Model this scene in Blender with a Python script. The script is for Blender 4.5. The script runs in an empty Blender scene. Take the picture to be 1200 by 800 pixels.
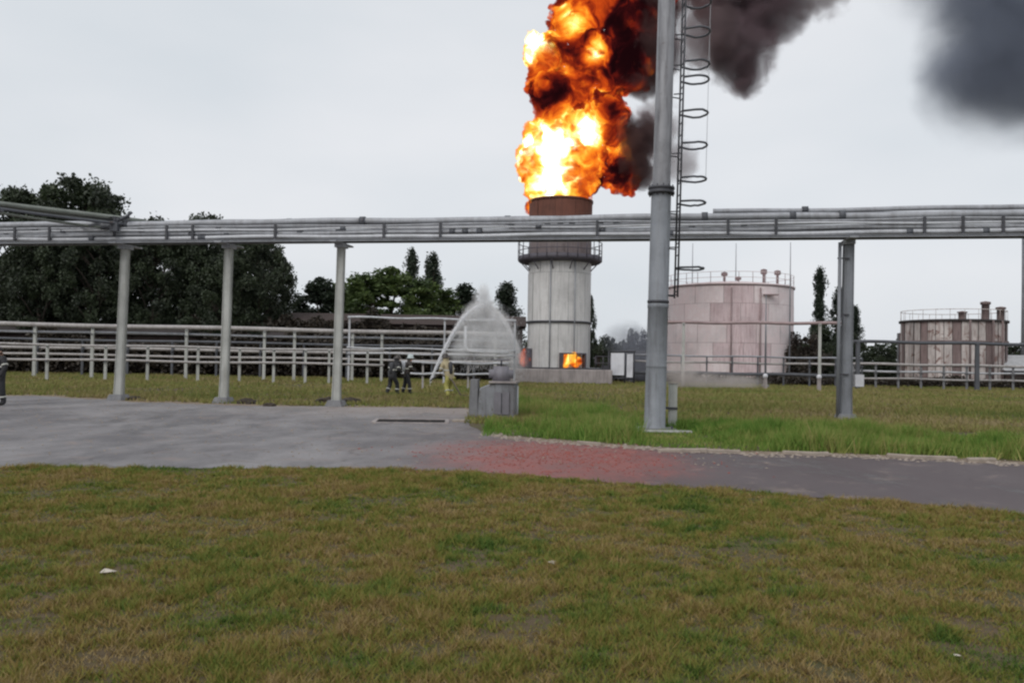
import bpy, bmesh, math, random
import numpy as np
from mathutils import Vector, Matrix, noise as mnoise

random.seed(7); RNG = np.random.default_rng(11)
R = math.radians
sc = bpy.context.scene
col = sc.collection

# ------------------------------------------------------------------ camera
EYE = 1.65; PITCH = math.atan(22/1000); ROLL = R(1.0)
cam_d = bpy.data.cameras.new('camera'); cam = bpy.data.objects.new('camera', cam_d); col.objects.link(cam)
cam_d.sensor_width = 36; cam_d.lens = 30.0; cam_d.clip_start = 0.1; cam_d.clip_end = 3000
CM = Matrix.Rotation(math.pi/2+PITCH, 3, 'X') @ Matrix.Rotation(ROLL, 3, 'Z')
cam.matrix_world = Matrix.Translation((0, 0, EYE)) @ CM.to_4x4()
sc.camera = cam

# ------------------------------------------------------------------ sky, sun, exposure
SUN_EL, SUN_AZ = R(42), R(-150)
w = bpy.data.worlds.new('World'); sc.world = w; w.use_nodes = True
nt = w.node_tree; nt.nodes.clear(); L = nt.links.new
wo = nt.nodes.new('ShaderNodeOutputWorld'); bg = nt.nodes.new('ShaderNodeBackground')
sky = nt.nodes.new('ShaderNodeTexSky'); sky.sky_type = 'NISHITA'; sky.sun_disc = False
sky.sun_elevation = SUN_EL; sky.sun_rotation = SUN_AZ; sky.air_density = 1.0; sky.dust_density = 3.0
hs = nt.nodes.new('ShaderNodeHueSaturation'); hs.inputs['Saturation'].default_value = 0.35
L(sky.outputs[0], hs.inputs['Color'])
tc = nt.nodes.new('ShaderNodeTexCoord')
mp = nt.nodes.new('ShaderNodeMapping'); mp.inputs['Scale'].default_value = (1.0, 1.0, 2.6)
L(tc.outputs['Generated'], mp.inputs['Vector'])
nz = nt.nodes.new('ShaderNodeTexNoise'); nz.inputs['Scale'].default_value = 2.2; nz.inputs['Detail'].default_value = 4
nz.inputs['Roughness'].default_value = 0.45
L(mp.outputs[0], nz.inputs['Vector'])
cr = nt.nodes.new('ShaderNodeValToRGB')
cr.color_ramp.elements[0].position = 0.32; cr.color_ramp.elements[0].color = (0.715, 0.765, 0.815, 1)
cr.color_ramp.elements[1].position = 0.70; cr.color_ramp.elements[1].color = (0.87, 0.885, 0.92, 1)
L(nz.outputs['Fac'], cr.inputs[0])
vm = nt.nodes.new('ShaderNodeVectorMath'); vm.operation = 'SCALE'; vm.inputs['Scale'].default_value = 10.0
L(cr.outputs[0], vm.inputs[0])
mx = nt.nodes.new('ShaderNodeMix'); mx.data_type = 'RGBA'; mx.inputs['Factor'].default_value = 0.88
L(hs.outputs[0], mx.inputs['A']); L(vm.outputs[0], mx.inputs['B'])
L(mx.outputs['Result'], bg.inputs['Color']); bg.inputs['Strength'].default_value = 0.1
L(bg.outputs[0], wo.inputs['Surface'])

sd = bpy.data.lights.new('sun', 'SUN'); sd.energy = 1.1; sd.angle = R(35); sd.color = (1, 0.97, 0.92)
sun = bpy.data.objects.new('sun', sd); col.objects.link(sun)
sv = Vector((math.sin(SUN_AZ)*math.cos(SUN_EL), math.cos(SUN_AZ)*math.cos(SUN_EL), math.sin(SUN_EL)))
sun.rotation_euler = sv.to_track_quat('Z', 'Y').to_euler(); sun.location = (0, 0, 60)

vs = sc.view_settings; vs.view_transform = 'Standard'; vs.look = 'None'; vs.exposure = 0.0; vs.gamma = 1.0; vs.use_curve_mapping = False
sc.render.engine = 'CYCLES'
cy = sc.cycles; cy.use_denoising = True; cy.max_bounces = 6; cy.diffuse_bounces = 3; cy.glossy_bounces = 2
cy.volume_bounces = 1; cy.transparent_max_bounces = 12; cy.filter_width = 2.3; cy.sample_clamp_indirect = 6
cy.volume_max_steps = 256
try: cy.denoiser = 'OPENIMAGEDENOISE'
except Exception: pass

# ------------------------------------------------------------------ placing helpers (real depth in metres)
def ray(px, py): return CM @ Vector(((px-600)/1000, -(py-400)/1000, -1))
def at(px, py, d):
    v = ray(px, py); t = d/v.y
    return Vector((v.x*t, d, EYE+v.z*t))
def ground(px, py, z=0.0):
    v = ray(px, py); t = (z-EYE)/v.z
    return Vector((v.x*t, v.y*t, z))

# ------------------------------------------------------------------ mesh helpers
class MB:
    def __init__(s): s.v = []; s.f = []; s.smooth = []
    def add(s, vs, fs, smooth=False):
        o = len(s.v); s.v += [tuple(q) for q in vs]
        s.f += [tuple(i+o for i in f) for f in fs]; s.smooth += [smooth]*len(fs); return s
    def box(s, c, size, rz=0, M=None, taper=1.0):
        hx, hy, hz = size[0]/2, size[1]/2, size[2]/2; vs = []
        for z in (-1, 1):
            k = 1 if z < 0 else taper
            for x, y in ((-1, -1), (1, -1), (1, 1), (-1, 1)):
                p = Vector((x*hx*k, y*hy*k, z*hz))
                if M is not None: p = M @ p
                elif rz: p = Matrix.Rotation(rz, 3, 'Z') @ p
                vs.append(p+Vector(c))
        return s.add(vs, [(3, 2, 1, 0), (4, 5, 6, 7), (0, 1, 5, 4), (1, 2, 6, 5), (2, 3, 7, 6), (3, 0, 4, 7)])
    def tube(s, pts, r, n=10, cap=True):
        pts = [Vector(p) for p in pts]; rs = r if isinstance(r, (list, tuple)) else [r]*len(pts)
        vs = []; prev = None
        for i, p in enumerate(pts):
            t = (pts[min(i+1, len(pts)-1)]-pts[max(i-1, 0)]).normalized()
            if prev is None:
                a = Vector((0, 0, 1)) if abs(t.z) < 0.9 else Vector((1, 0, 0)); u = t.cross(a).normalized()
            else:
                u = (prev-t*prev.dot(t)).normalized()
            prev = u; q = t.cross(u)
            for k in range(n):
                a = 2*math.pi*k/n
                vs.append(p+(u*math.cos(a)+q*math.sin(a))*rs[i])
        fs = [(i*n+k, i*n+(k+1) % n, (i+1)*n+(k+1) % n, (i+1)*n+k) for i in range(len(pts)-1) for k in range(n)]
        s.add(vs, fs, True)
        if cap:
            m = len(s.v)-len(vs); e = (len(pts)-1)*n
            s.f.append(tuple(m+k for k in range(n))[::-1]); s.f.append(tuple(m+e+k for k in range(n))); s.smooth += [False, False]
        return s
    def lathe(s, prof, n=32, c=(0, 0, 0), a0=0, a1=2*math.pi, smooth=True):
        full = abs(a1-a0-2*math.pi) < 1e-6; m = n if full else n+1
        vs = [(c[0]+r*math.cos(a0+(a1-a0)*k/n), c[1]+r*math.sin(a0+(a1-a0)*k/n), c[2]+z) for r, z in prof for k in range(m)]
        fs = []
        for i in range(len(prof)-1):
            for k in range(n):
                k2 = (k+1) % m if full else k+1
                fs.append((i*m+k, i*m+k2, (i+1)*m+k2, (i+1)*m+k))
        return s.add(vs, fs, smooth)
    def sphere(s, c, r, nu=12, nv=8, M=None):
        vs = []; fs = []
        rr = r if isinstance(r, (tuple, list)) else (r, r, r)
        for i in range(nv+1):
            th = math.pi*i/nv
            for k in range(nu):
                ph = 2*math.pi*k/nu
                p = Vector((rr[0]*math.sin(th)*math.cos(ph), rr[1]*math.sin(th)*math.sin(ph), rr[2]*math.cos(th)))
                if M is not None: p = M @ p
                vs.append(p+Vector(c))
        for i in range(nv):
            for k in range(nu):
                fs.append((i*nu+k, (i+1)*nu+k, (i+1)*nu+(k+1) % nu, i*nu+(k+1) % nu))
        return s.add(vs, fs, True)
    def mesh(s, name):
        me = bpy.data.meshes.new(name); me.from_pydata(s.v, [], s.f)
        me.polygons.foreach_set('use_smooth', s.smooth); me.validate(); me.update(); return me
    def build(s, name, m=None, parent=None, loc=None):
        return link(name, s.mesh(name), m, parent, loc)

def link(name, me, m=None, parent=None, loc=None):
    o = bpy.data.objects.new(name, me); col.objects.link(o)
    if m is not None and not me.materials: me.materials.append(m)
    if parent: o.parent = parent
    if loc is not None: o.location = loc
    return o
def tag(o, label=None, cat=None, group=None, kind=None):
    if label: o['label'] = label
    if cat: o['category'] = cat
    if group: o['group'] = group
    if kind: o['kind'] = kind
    return o
def thing(name, label, cat, loc=(0, 0, 0), rz=0, group=None):
    o = bpy.data.objects.new(name, None); col.objects.link(o); o.location = loc; o.rotation_euler = (0, 0, rz)
    o.empty_display_size = 0.2
    return tag(o, label, cat, group)
def copy_tree(o, parent=None):
    c = o.copy(); col.objects.link(c); c.parent = parent
    for ch in list(o.children): copy_tree(ch, c)
    return c
def bevel_mesh(me, w=0.02, seg=1):
    bm = bmesh.new(); bm.from_mesh(me)
    bmesh.ops.bevel(bm, geom=list(bm.edges), offset=w, segments=seg, affect='EDGES', profile=0.5)
    bm.to_mesh(me); bm.free(); return me
def raw_mesh(name, verts, faces_n, nper):
    """numpy mesh of separate polygons; verts (F*nper,3)"""
    me = bpy.data.meshes.new(name)
    me.vertices.add(len(verts)); me.vertices.foreach_set('co', verts.astype(np.float32).ravel())
    me.loops.add(faces_n*nper); me.loops.foreach_set('vertex_index', np.arange(faces_n*nper, dtype=np.int32))
    me.polygons.add(faces_n); me.polygons.foreach_set('loop_start', np.arange(faces_n, dtype=np.int32)*nper)
    me.update(calc_edges=True); return me

# ------------------------------------------------------------------ materials
def newmat(name):
    m = bpy.data.materials.new(name); m.use_nodes = True; n = m.node_tree; n.nodes.clear()
    o = n.nodes.new('ShaderNodeOutputMaterial'); return m, n, o
def N(n, t, **kw):
    x = n.nodes.new('ShaderNode'+t)
    for k, v in kw.items():
        if k in x.inputs: x.inputs[k].default_value = v
        else: setattr(x, k, v)
    return x
def ramp(n, stops, interp='LINEAR'):
    x = n.nodes.new('ShaderNodeValToRGB'); e = x.color_ramp.elements; x.color_ramp.interpolation = interp
    e[0].position, e[0].color = stops[0][0], (*stops[0][1], 1); e[1].position, e[1].color = stops[-1][0], (*stops[-1][1], 1)
    for p, c in stops[1:-1]:
        k = e.new(p); k.color = (*c, 1)
    return x
def mixc(n, a, b, fac, mode='MIX'):
    x = n.nodes.new('ShaderNodeMix'); x.data_type = 'RGBA'; x.blend_type = mode
    for key, v in (('A', a), ('B', b)):
        if isinstance(v, tuple): x.inputs[key].default_value = (*v[:3], 1)
        else: n.links.new(v, x.inputs[key])
    if isinstance(fac, (int, float)): x.inputs['Factor'].default_value = fac
    else: n.links.new(fac, x.inputs['Factor'])
    return x.outputs['Result']
def math_(n, op, a, b=0.0, c=None, clamp=False):
    x = n.nodes.new('ShaderNodeMath'); x.operation = op; x.use_clamp = clamp
    for i, v in enumerate((a, b, c)):
        if v is None: continue
        if isinstance(v, (int, float)): x.inputs[i].default_value = v
        else: n.links.new(v, x.inputs[i])
    return x.outputs[0]
def noise_(n, vec, scale, detail=4, rough=0.55, dist=0.0):
    x = N(n, 'TexNoise'); x.inputs['Scale'].default_value = scale; x.inputs['Detail'].default_value = detail
    x.inputs['Roughness'].default_value = rough; x.inputs['Distortion'].default_value = dist
    if vec is not None: n.links.new(vec, x.inputs['Vector'])
    return x.outputs['Fac']
def pos(n, scale=(1, 1, 1)):
    g = N(n, 'NewGeometry'); m = N(n, 'Mapping'); m.inputs['Scale'].default_value = scale
    n.links.new(g.outputs['Position'], m.inputs['Vector']); return m.outputs[0]
def maprange(n, v, a, b, c=0.0, d=1.0, smooth=True):
    x = N(n, 'MapRange'); x.interpolation_type = 'SMOOTHSTEP' if smooth else 'LINEAR'
    x.inputs['From Min'].default_value = a; x.inputs['From Max'].default_value = b
    x.inputs['To Min'].default_value = c; x.inputs['To Max'].default_value = d
    n.links.new(v, x.inputs['Value']); return x.outputs[0]

def weathered(name, base, dirt=(0.1, 0.09, 0.08), rough=0.6, metal=0.0, streak=0.35, scale=1.2, rust=None, rust_amt=0.0, objvar=0.0, bump=0.15):
    """painted or bare surface with blotches, vertical run marks, a little rust"""
    m, n, o = newmat(name); b = N(n, 'BsdfPrincipled'); b.inputs['Roughness'].default_value = rough; b.inputs['Metallic'].default_value = metal
    p = pos(n); ps = pos(n, (4, 4, 0.35))
    big = noise_(n, p, scale, 5, 0.6); fine = noise_(n, p, scale*9, 4, 0.6); run = noise_(n, ps, 1.6, 4, 0.65)
    f1 = maprange(n, big, 0.35, 0.75); f2 = maprange(n, run, 0.42, 0.75)
    c = mixc(n, base, tuple(x*0.72 for x in base), f1)
    c = mixc(n, c, dirt, math_(n, 'MULTIPLY', f2, streak))
    c = mixc(n, c, tuple(min(1, x*1.18) for x in base), math_(n, 'MULTIPLY', maprange(n, fine, 0.5, 0.8), 0.35))
    if rust:
        rn = noise_(n, p, scale*2.3, 6, 0.7, 0.6)
        c = mixc(n, c, rust, maprange(n, rn, 0.72-rust_amt*0.35, 0.80-rust_amt*0.3))
    if objvar:
        oi = N(n, 'ObjectInfo'); h = N(n, 'HueSaturation')
        n.links.new(maprange(n, oi.outputs['Random'], 0, 1, 1-objvar, 1+objvar, False), h.inputs['Value']); n.links.new(c, h.inputs['Color']); c = h.outputs[0]
    n.links.new(c, b.inputs['Base Color'])
    if bump:
        bp = N(n, 'Bump'); bp.inputs['Strength'].default_value = bump; bp.inputs['Distance'].default_value = 0.02
        n.links.new(fine, bp.inputs['Height']); n.links.new(bp.outputs[0], b.inputs['Normal'])
    n.links.new(b.outputs[0], o.inputs['Surface']); return m

M = {}
M['conc'] = weathered('concrete_post', (0.47, 0.475, 0.45), (0.2, 0.19, 0.16), 0.85, streak=0.45)
M['conc_dark'] = weathered('concrete_old', (0.22, 0.22, 0.23), (0.07, 0.07, 0.07), 0.9, streak=0.6)
M['slab'] = weathered('concrete_slab', (0.36, 0.32, 0.31), (0.12, 0.1, 0.1), 0.85, streak=0.55)
M['pipe_grey'] = weathered('pipe_grey', (0.33, 0.34, 0.37), (0.10, 0.10, 0.105), 0.55, 0.0, streak=0.4, rust=(0.10, 0.05, 0.03), rust_amt=0.1)
M['pipe_light'] = weathered('pipe_light', (0.55, 0.56, 0.59), (0.18, 0.17, 0.17), 0.45, 0.1, streak=0.3)
M['pipe_silver'] = weathered('pipe_silver', (0.40, 0.41, 0.44), (0.15, 0.14, 0.14), 0.5, 0.1, streak=0.5, scale=2.0, rust=(0.17, 0.11, 0.09), rust_amt=0.2)
M['pipe_dark'] = weathered('pipe_dark', (0.10, 0.105, 0.12), (0.03, 0.03, 0.03), 0.6, 0.1, rust=(0.08, 0.035, 0.02), rust_amt=0.25)
M['pipe_green'] = weathered('pipe_greenish', (0.24, 0.26, 0.23), (0.08, 0.08, 0.07), 0.6, 0.1)
M['low_pipe'] = weathered('low_pipe', (0.42, 0.395, 0.385), (0.14, 0.11, 0.10), 0.6, 0.0, streak=0.5, rust=(0.13, 0.07, 0.05), rust_amt=0.2)
M['mast'] = weathered('mast_paint', (0.24, 0.255, 0.28), (0.08, 0.08, 0.085), 0.6, 0.0, streak=0.65, scale=1.1, rust=(0.14, 0.11, 0.10), rust_amt=0.25)
M['mast_up'] = weathered('mast_upper_paint', (0.25, 0.25, 0.265), (0.06, 0.055, 0.06), 0.55, 0.1, streak=0.85, scale=1.6, rust=(0.09, 0.07, 0.065), rust_amt=0.3)
M['steel_dark'] = weathered('dark_steel', (0.07, 0.07, 0.08), (0.03, 0.03, 0.03), 0.55, 0.3)
M['post_steel'] = weathered('grey_steel_post', (0.24, 0.25, 0.275), (0.1, 0.1, 0.1), 0.5, 0.15, streak=0.5)
M['stack'] = weathered('stack_shell', (0.62, 0.605, 0.595), (0.27, 0.255, 0.25), 0.5, 0.0, streak=0.5, scale=0.35, objvar=0.03)
M['stack_rust'] = weathered('scorched_rust', (0.16, 0.06, 0.04), (0.05, 0.025, 0.02), 0.8, streak=0.5, objvar=0.08)
M['stack_top'] = weathered('stack_upper', (0.20, 0.16, 0.16), (0.08, 0.06, 0.06), 0.6, streak=0.6, objvar=0.05)
M['gallery'] = weathered('gallery_steel', (0.10, 0.09, 0.11), (0.05, 0.05, 0.05), 0.6, 0.2)
M['tank_white'] = weathered('tank_pale_paint', (0.88, 0.78, 0.78), (0.68, 0.54, 0.54), 0.6, streak=0.6, scale=0.3, objvar=0.02, rust=(0.78, 0.66, 0.66), rust_amt=0.75)
M['tank_stain'] = weathered('tank_stained_paint', (0.74, 0.60, 0.61), (0.44, 0.29, 0.30), 0.6, streak=0.8, scale=0.4, objvar=0.03)
M['tank_trim'] = weathered('tank_trim', (0.36, 0.27, 0.27), (0.16, 0.11, 0.11), 0.7)
M['clad_rust'] = weathered('cladding_rust', (0.23, 0.17, 0.165), (0.06, 0.04, 0.035), 0.8, streak=0.7, scale=0.6, objvar=0.3)
M['clad_pale'] = weathered('cladding_pale', (0.56, 0.51, 0.49), (0.19, 0.12, 0.105), 0.85, streak=0.95, scale=0.5, objvar=0.28, rust=(0.20, 0.12, 0.105), rust_amt=0.55)
M['shed'] = weathered('shed_brown', (0.05, 0.032, 0.028), (0.03, 0.022, 0.02), 0.9, streak=0.6, objvar=0.2)
M['shed_dark'] = weathered('shed_dark', (0.055, 0.045, 0.045), (0.02, 0.02, 0.02), 0.9)
M['roof_pale'] = weathered('roof_pale', (0.42, 0.42, 0.43), (0.2, 0.2, 0.2), 0.6)
M['white'] = weathered('white_panel', (0.7, 0.7, 0.74), (0.35, 0.35, 0.37), 0.6, streak=0.2)
M['paper'] = weathered('paper', (0.52, 0.47, 0.40), (0.5, 0.45, 0.4), 0.8, streak=0.1)
M['box'] = weathered('well_box', (0.23, 0.235, 0.25), (0.09, 0.08, 0.085), 0.9, streak=0.8, scale=2.2, rust=(0.12, 0.11, 0.10), rust_amt=0.5, bump=0.6)
M['valve'] = weathered('valve_paint', (0.21, 0.20, 0.225), (0.1, 0.09, 0.1), 0.6)
M['pink'] = weathered('cabinet_red', (0.42, 0.06, 0.06), (0.15, 0.03, 0.03), 0.5)
M['soil'] = weathered('soil_clod', (0.055, 0.042, 0.032), (0.03, 0.025, 0.02), 0.95, scale=5, bump=0.6)
M['bark'] = weathered('bark', (0.07, 0.055, 0.045), (0.03, 0.025, 0.02), 0.95, scale=3, bump=0.8)
M['rubber'] = weathered('hose', (0.12, 0.10, 0.08), (0.1, 0.09, 0.08), 0.8)
def plain(name, c, rough=0.7, metal=0.0):
    return weathered(name, c, tuple(x*0.5 for x in c), rough, metal, streak=0.35, scale=4, bump=0.3)
M['coat_dark'] = plain('turnout_dark', (0.022, 0.021, 0.024)); M['coat_tan'] = plain('turnout_tan', (0.44, 0.37, 0.23))
M['trous_dark'] = plain('trousers_dark', (0.018, 0.018, 0.022)); M['trous_yel'] = plain('trousers_ochre', (0.44, 0.41, 0.11))
M['coat_brown'] = plain('turnout_brown', (0.05, 0.04, 0.035))
M['boot'] = plain('boot', (0.012, 0.012, 0.012), 0.5); M['glove'] = plain('glove', (0.04, 0.035, 0.03)); M['skin'] = plain('skin', (0.45, 0.28, 0.21), 0.5)
M['helm_white'] = plain('helmet_white', (0.55, 0.62, 0.62), 0.35); M['helm_dark'] = plain('helmet_dark', (0.05, 0.04, 0.035), 0.35)
M['tape'] = plain('reflective_tape', (0.55, 0.55, 0.5), 0.4); M['hair'] = plain('hair', (0.02, 0.015, 0.012))

def leaf_mat(name, dark, light, tr=0.25):
    m, n, o = newmat(name); at_ = N(n, 'Attribute'); at_.attribute_name = 'tint'
    c = mixc(n, dark, light, at_.outputs['Fac']); d = N(n, 'BsdfPrincipled'); d.inputs['Roughness'].default_value = 0.6
    n.links.new(c, d.inputs['Base Color']); t = N(n, 'BsdfTranslucent'); n.links.new(c, t.inputs['Color'])
    ms = N(n, 'MixShader'); ms.inputs[0].default_value = tr
    n.links.new(d.outputs[0], ms.inputs[1]); n.links.new(t.outputs[0], ms.inputs[2]); n.links.new(ms.outputs[0], o.inputs['Surface']); return m
M['leaf_dark'] = leaf_mat('foliage_dark', (0.012, 0.018, 0.010), (0.048, 0.068, 0.030), 0.18)
M['leaf_mid'] = leaf_mat('foliage_mid', (0.030, 0.056, 0.018), (0.125, 0.18, 0.05), 0.3)
M['leaf_pop'] = leaf_mat('foliage_poplar', (0.012, 0.020, 0.012), (0.035, 0.055, 0.030), 0.15)
M['leaf_brown'] = leaf_mat('foliage_brown', (0.020, 0.014, 0.010), (0.045, 0.034, 0.022), 0.1)
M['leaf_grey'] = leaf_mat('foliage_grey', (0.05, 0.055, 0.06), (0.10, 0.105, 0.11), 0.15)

def grass_mat(name, stops, scale, tint=0.5, k=1.7):
    """blade colour: patches of greener and dryer turf at three sizes, with a random tint for every blade"""
    m, n, o = newmat(name); p = pos(n, (1, 1, 0)); a = N(n, 'Attribute'); a.attribute_name = 'tint'
    big = noise_(n, p, scale, 4, 0.62, 0.4); mid = noise_(n, p, scale*4.2, 4, 0.65, .5); sml = noise_(n, p, scale*14, 3, .6)
    f = math_(n, 'ADD', math_(n, 'MULTIPLY', big, 0.42), math_(n, 'MULTIPLY', mid, 0.34)); f = math_(n, 'ADD', f, math_(n, 'MULTIPLY', sml, .24))
    f = math_(n, 'MULTIPLY_ADD', math_(n, 'SUBTRACT', f, 0.5), k*1.5, 0.47)
    f = math_(n, 'ADD', f, math_(n, 'MULTIPLY', math_(n, 'SUBTRACT', a.outputs['Fac'], 0.5), tint))
    r = ramp(n, stops); n.links.new(f, r.inputs[0])
    d = N(n, 'BsdfPrincipled'); d.inputs['Roughness'].default_value = 0.75; d.inputs['Specular IOR Level'].default_value = 0.2
    n.links.new(r.outputs[0], d.inputs['Base Color'])
    t = N(n, 'BsdfTranslucent'); n.links.new(r.outputs[0], t.inputs['Color']); ms = N(n, 'MixShader'); ms.inputs[0].default_value = 0.25
    n.links.new(d.outputs[0], ms.inputs[1]); n.links.new(t.outputs[0], ms.inputs[2]); n.links.new(ms.outputs[0], o.inputs['Surface']); return m
LAWN = [(0.06, (0.060, 0.120, 0.021)), (0.26, (0.135, 0.185, 0.036)), (0.45, (0.245, 0.225, 0.053)), (0.60, (0.255, 0.175, 0.060)), (0.76, (0.38, 0.29, 0.135)), (0.94, (0.12, 0.075, 0.042))]
M['lawn'] = grass_mat('lawn_blades', LAWN, 0.75, 0.34, 2.1)
M['tall'] = grass_mat('tall_grass', [(0.15, (0.09, 0.19, 0.03)), (0.45, (0.165, 0.255, 0.05)), (0.62, (0.26, 0.28, 0.08)), (0.85, (0.40, 0.33, 0.15))], 0.3, 0.3)
M['field'] = grass_mat('field_grass', [(0.15, (0.14, 0.19, 0.05)), (0.42, (0.24, 0.24, 0.075)), (0.60, (0.27, 0.225, 0.095)), (0.85, (0.36, 0.29, 0.17))], 0.12, 0.3)

def ground_mat():
    m, n, o = newmat('ground_turf'); b = N(n, 'BsdfPrincipled'); b.inputs['Roughness'].default_value = 0.95; p = pos(n, (1, 1, 0))
    big = noise_(n, p, 0.09, 5, 0.6, 0.5); mid = noise_(n, p, 0.55, 4, 0.62, 0.4); fin = noise_(n, p, 6, 5, 0.7); vf = noise_(n, p, 45, 3, 0.7)
    f = math_(n, 'ADD', math_(n, 'MULTIPLY', big, 0.30), math_(n, 'MULTIPLY', mid, 0.40)); f = math_(n, 'ADD', f, math_(n, 'MULTIPLY', fin, 0.30))
    r = ramp(n, [(0.34, (0.045, 0.06, 0.016)), (0.46, (0.075, 0.065, 0.024)), (0.54, (0.09, 0.062, 0.03)), (0.64, (0.13, 0.092, 0.055))]); n.links.new(f, r.inputs[0])
    c = mixc(n, r.outputs[0], (0.06, 0.045, 0.03), math_(n, 'MULTIPLY', maprange(n, vf, 0.5, 0.75), 0.6))
    n.links.new(c, b.inputs['Base Color'])
    bp = N(n, 'Bump'); bp.inputs['Strength'].default_value = 0.6; bp.inputs['Distance'].default_value = 0.04; n.links.new(fin, bp.inputs['Height']); n.links.new(bp.outputs[0], b.inputs['Normal'])
    n.links.new(b.outputs[0], o.inputs['Surface']); return m
M['ground'] = ground_mat()

def asphalt_mat():
    m, n, o = newmat('asphalt'); b = N(n, 'BsdfPrincipled'); p = pos(n, (1, 1, 0)); ps = pos(n, (0.8, 0.42, 0))
    big = noise_(n, ps, 0.6, 7, 0.70, 0.25); mid = noise_(n, p, 1.3, 6, 0.68, 0.5); fin = noise_(n, p, 60, 3, 0.65); med = noise_(n, p, 9, 5, 0.7)
    sep = N(n, 'SeparateXYZ'); n.links.new(p, sep.inputs[0]); X = sep.outputs['X']; Y = sep.outputs['Y']
    c = mixc(n, (0.125, 0.118, 0.124), (0.255, 0.242, 0.246), maprange(n, big, 0.34, 0.66))
    # newer, browner tar on the road to the right; the yard on the left is bleached
    c = mixc(n, c, (0.088, 0.066, 0.070), maprange(n, math_(n, 'ADD', X, math_(n, 'MULTIPLY', mid, 4.0)), -2.0, 4.0, 0.0, 0.88))
    # sand washed over the surface
    c = mixc(n, c, (0.26, 0.205, 0.18), math_(n, 'MULTIPLY', maprange(n, mid, 0.54, 0.70), 0.65))
    far_sand = math_(n, 'MULTIPLY', maprange(n, math_(n, 'ADD', Y, math_(n, 'MULTIPLY', mid, 3.0)), 24.0, 29.0), maprange(n, X, -10, -4))
    c = mixc(n, c, (0.30, 0.25, 0.225), math_(n, 'MULTIPLY', far_sand, maprange(n, med, 0.35, 0.6, .35, .85)))
    # red patch with a noise-broken edge, mixed into the asphalt before the well box
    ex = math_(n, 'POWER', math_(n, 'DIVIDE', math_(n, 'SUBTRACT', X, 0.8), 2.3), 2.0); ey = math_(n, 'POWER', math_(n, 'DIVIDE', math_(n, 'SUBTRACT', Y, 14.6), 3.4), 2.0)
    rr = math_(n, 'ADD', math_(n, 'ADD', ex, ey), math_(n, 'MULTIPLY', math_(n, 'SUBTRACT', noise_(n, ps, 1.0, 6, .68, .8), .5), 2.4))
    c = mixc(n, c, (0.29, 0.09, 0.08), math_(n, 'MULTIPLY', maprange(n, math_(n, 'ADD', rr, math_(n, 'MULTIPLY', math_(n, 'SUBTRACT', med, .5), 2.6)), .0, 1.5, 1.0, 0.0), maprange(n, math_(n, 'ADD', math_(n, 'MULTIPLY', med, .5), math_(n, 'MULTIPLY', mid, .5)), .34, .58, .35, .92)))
    # damp patches
    dmp = maprange(n, noise_(n, pos(n, (0.75, 0.36, 0)), 0.9, 7, 0.70, 0.3), 0.53, 0.66)
    c = mixc(n, c, (0.035, 0.030, 0.032), math_(n, 'MULTIPLY', dmp, 0.62))
    vor = N(n, 'TexVoronoi'); vor.feature = 'DISTANCE_TO_EDGE'; vor.inputs['Scale'].default_value = 0.42
    wv = N(n, 'VectorMath'); wv.operation = 'ADD'; n.links.new(p, wv.inputs[0])
    wn = N(n, 'TexNoise'); wn.inputs['Scale'].default_value = 1.1; wn.inputs['Detail'].default_value = 5; n.links.new(p, wn.inputs['Vector']); n.links.new(wn.outputs['Color'], wv.inputs[1])
    n.links.new(wv.outputs[0], vor.inputs['Vector'])
    crk = maprange(n, vor.outputs['Distance'], 0.0, 0.022, 1.0, 0.0)
    c = mixc(n, c, (0.03, 0.027, 0.026), math_(n, 'MULTIPLY', math_(n, 'MULTIPLY', crk, maprange(n, mid, .45, .6)), 0.40))
    c = mixc(n, c, (0.28, 0.26, 0.26), math_(n, 'MULTIPLY', maprange(n, fin, 0.55, 0.8), 0.3))
    c = mixc(n, c, (0.04, 0.037, 0.038), math_(n, 'MULTIPLY', maprange(n, med, 0.52, 0.75), 0.45))
    n.links.new(c, b.inputs['Base Color']); b.inputs['Specular IOR Level'].default_value = 0.25
    ro = math_(n, 'SUBTRACT', 0.62, math_(n, 'MULTIPLY', dmp, 0.24)); n.links.new(ro, b.inputs['Roughness'])
    bp = N(n, 'Bump'); bp.inputs['Strength'].default_value = 0.5; bp.inputs['Distance'].default_value = 0.012
    n.links.new(math_(n, 'ADD', fin, med), bp.inputs['Height']); n.links.new(bp.outputs[0], b.inputs['Normal'])
    n.links.new(b.outputs[0], o.inputs['Surface']); return m
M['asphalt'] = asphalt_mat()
M['verge'] = weathered('sandy_verge', (0.25, 0.19, 0.14), (0.13, 0.1, 0.07), 0.95, streak=0.4, scale=2.5, bump=0.8)
M['gravel'] = weathered('gravel', (0.34, 0.285, 0.24), (0.2, 0.16, 0.13), 0.9, scale=6)
M['red_grit'] = weathered('red_chips', (0.34, 0.10, 0.08), (0.2, 0.07, 0.06), 0.9, scale=8)
def wet_mat():
    m, n, o = newmat('wet_tar'); b = N(n, 'BsdfPrincipled'); b.inputs['Base Color'].default_value = (0.02, 0.018, 0.018, 1)
    b.inputs['Roughness'].default_value = 0.95; b.inputs['Specular IOR Level'].default_value = 0.1; n.links.new(b.outputs[0], o.inputs['Surface']); return m
M['wet'] = wet_mat()

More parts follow.
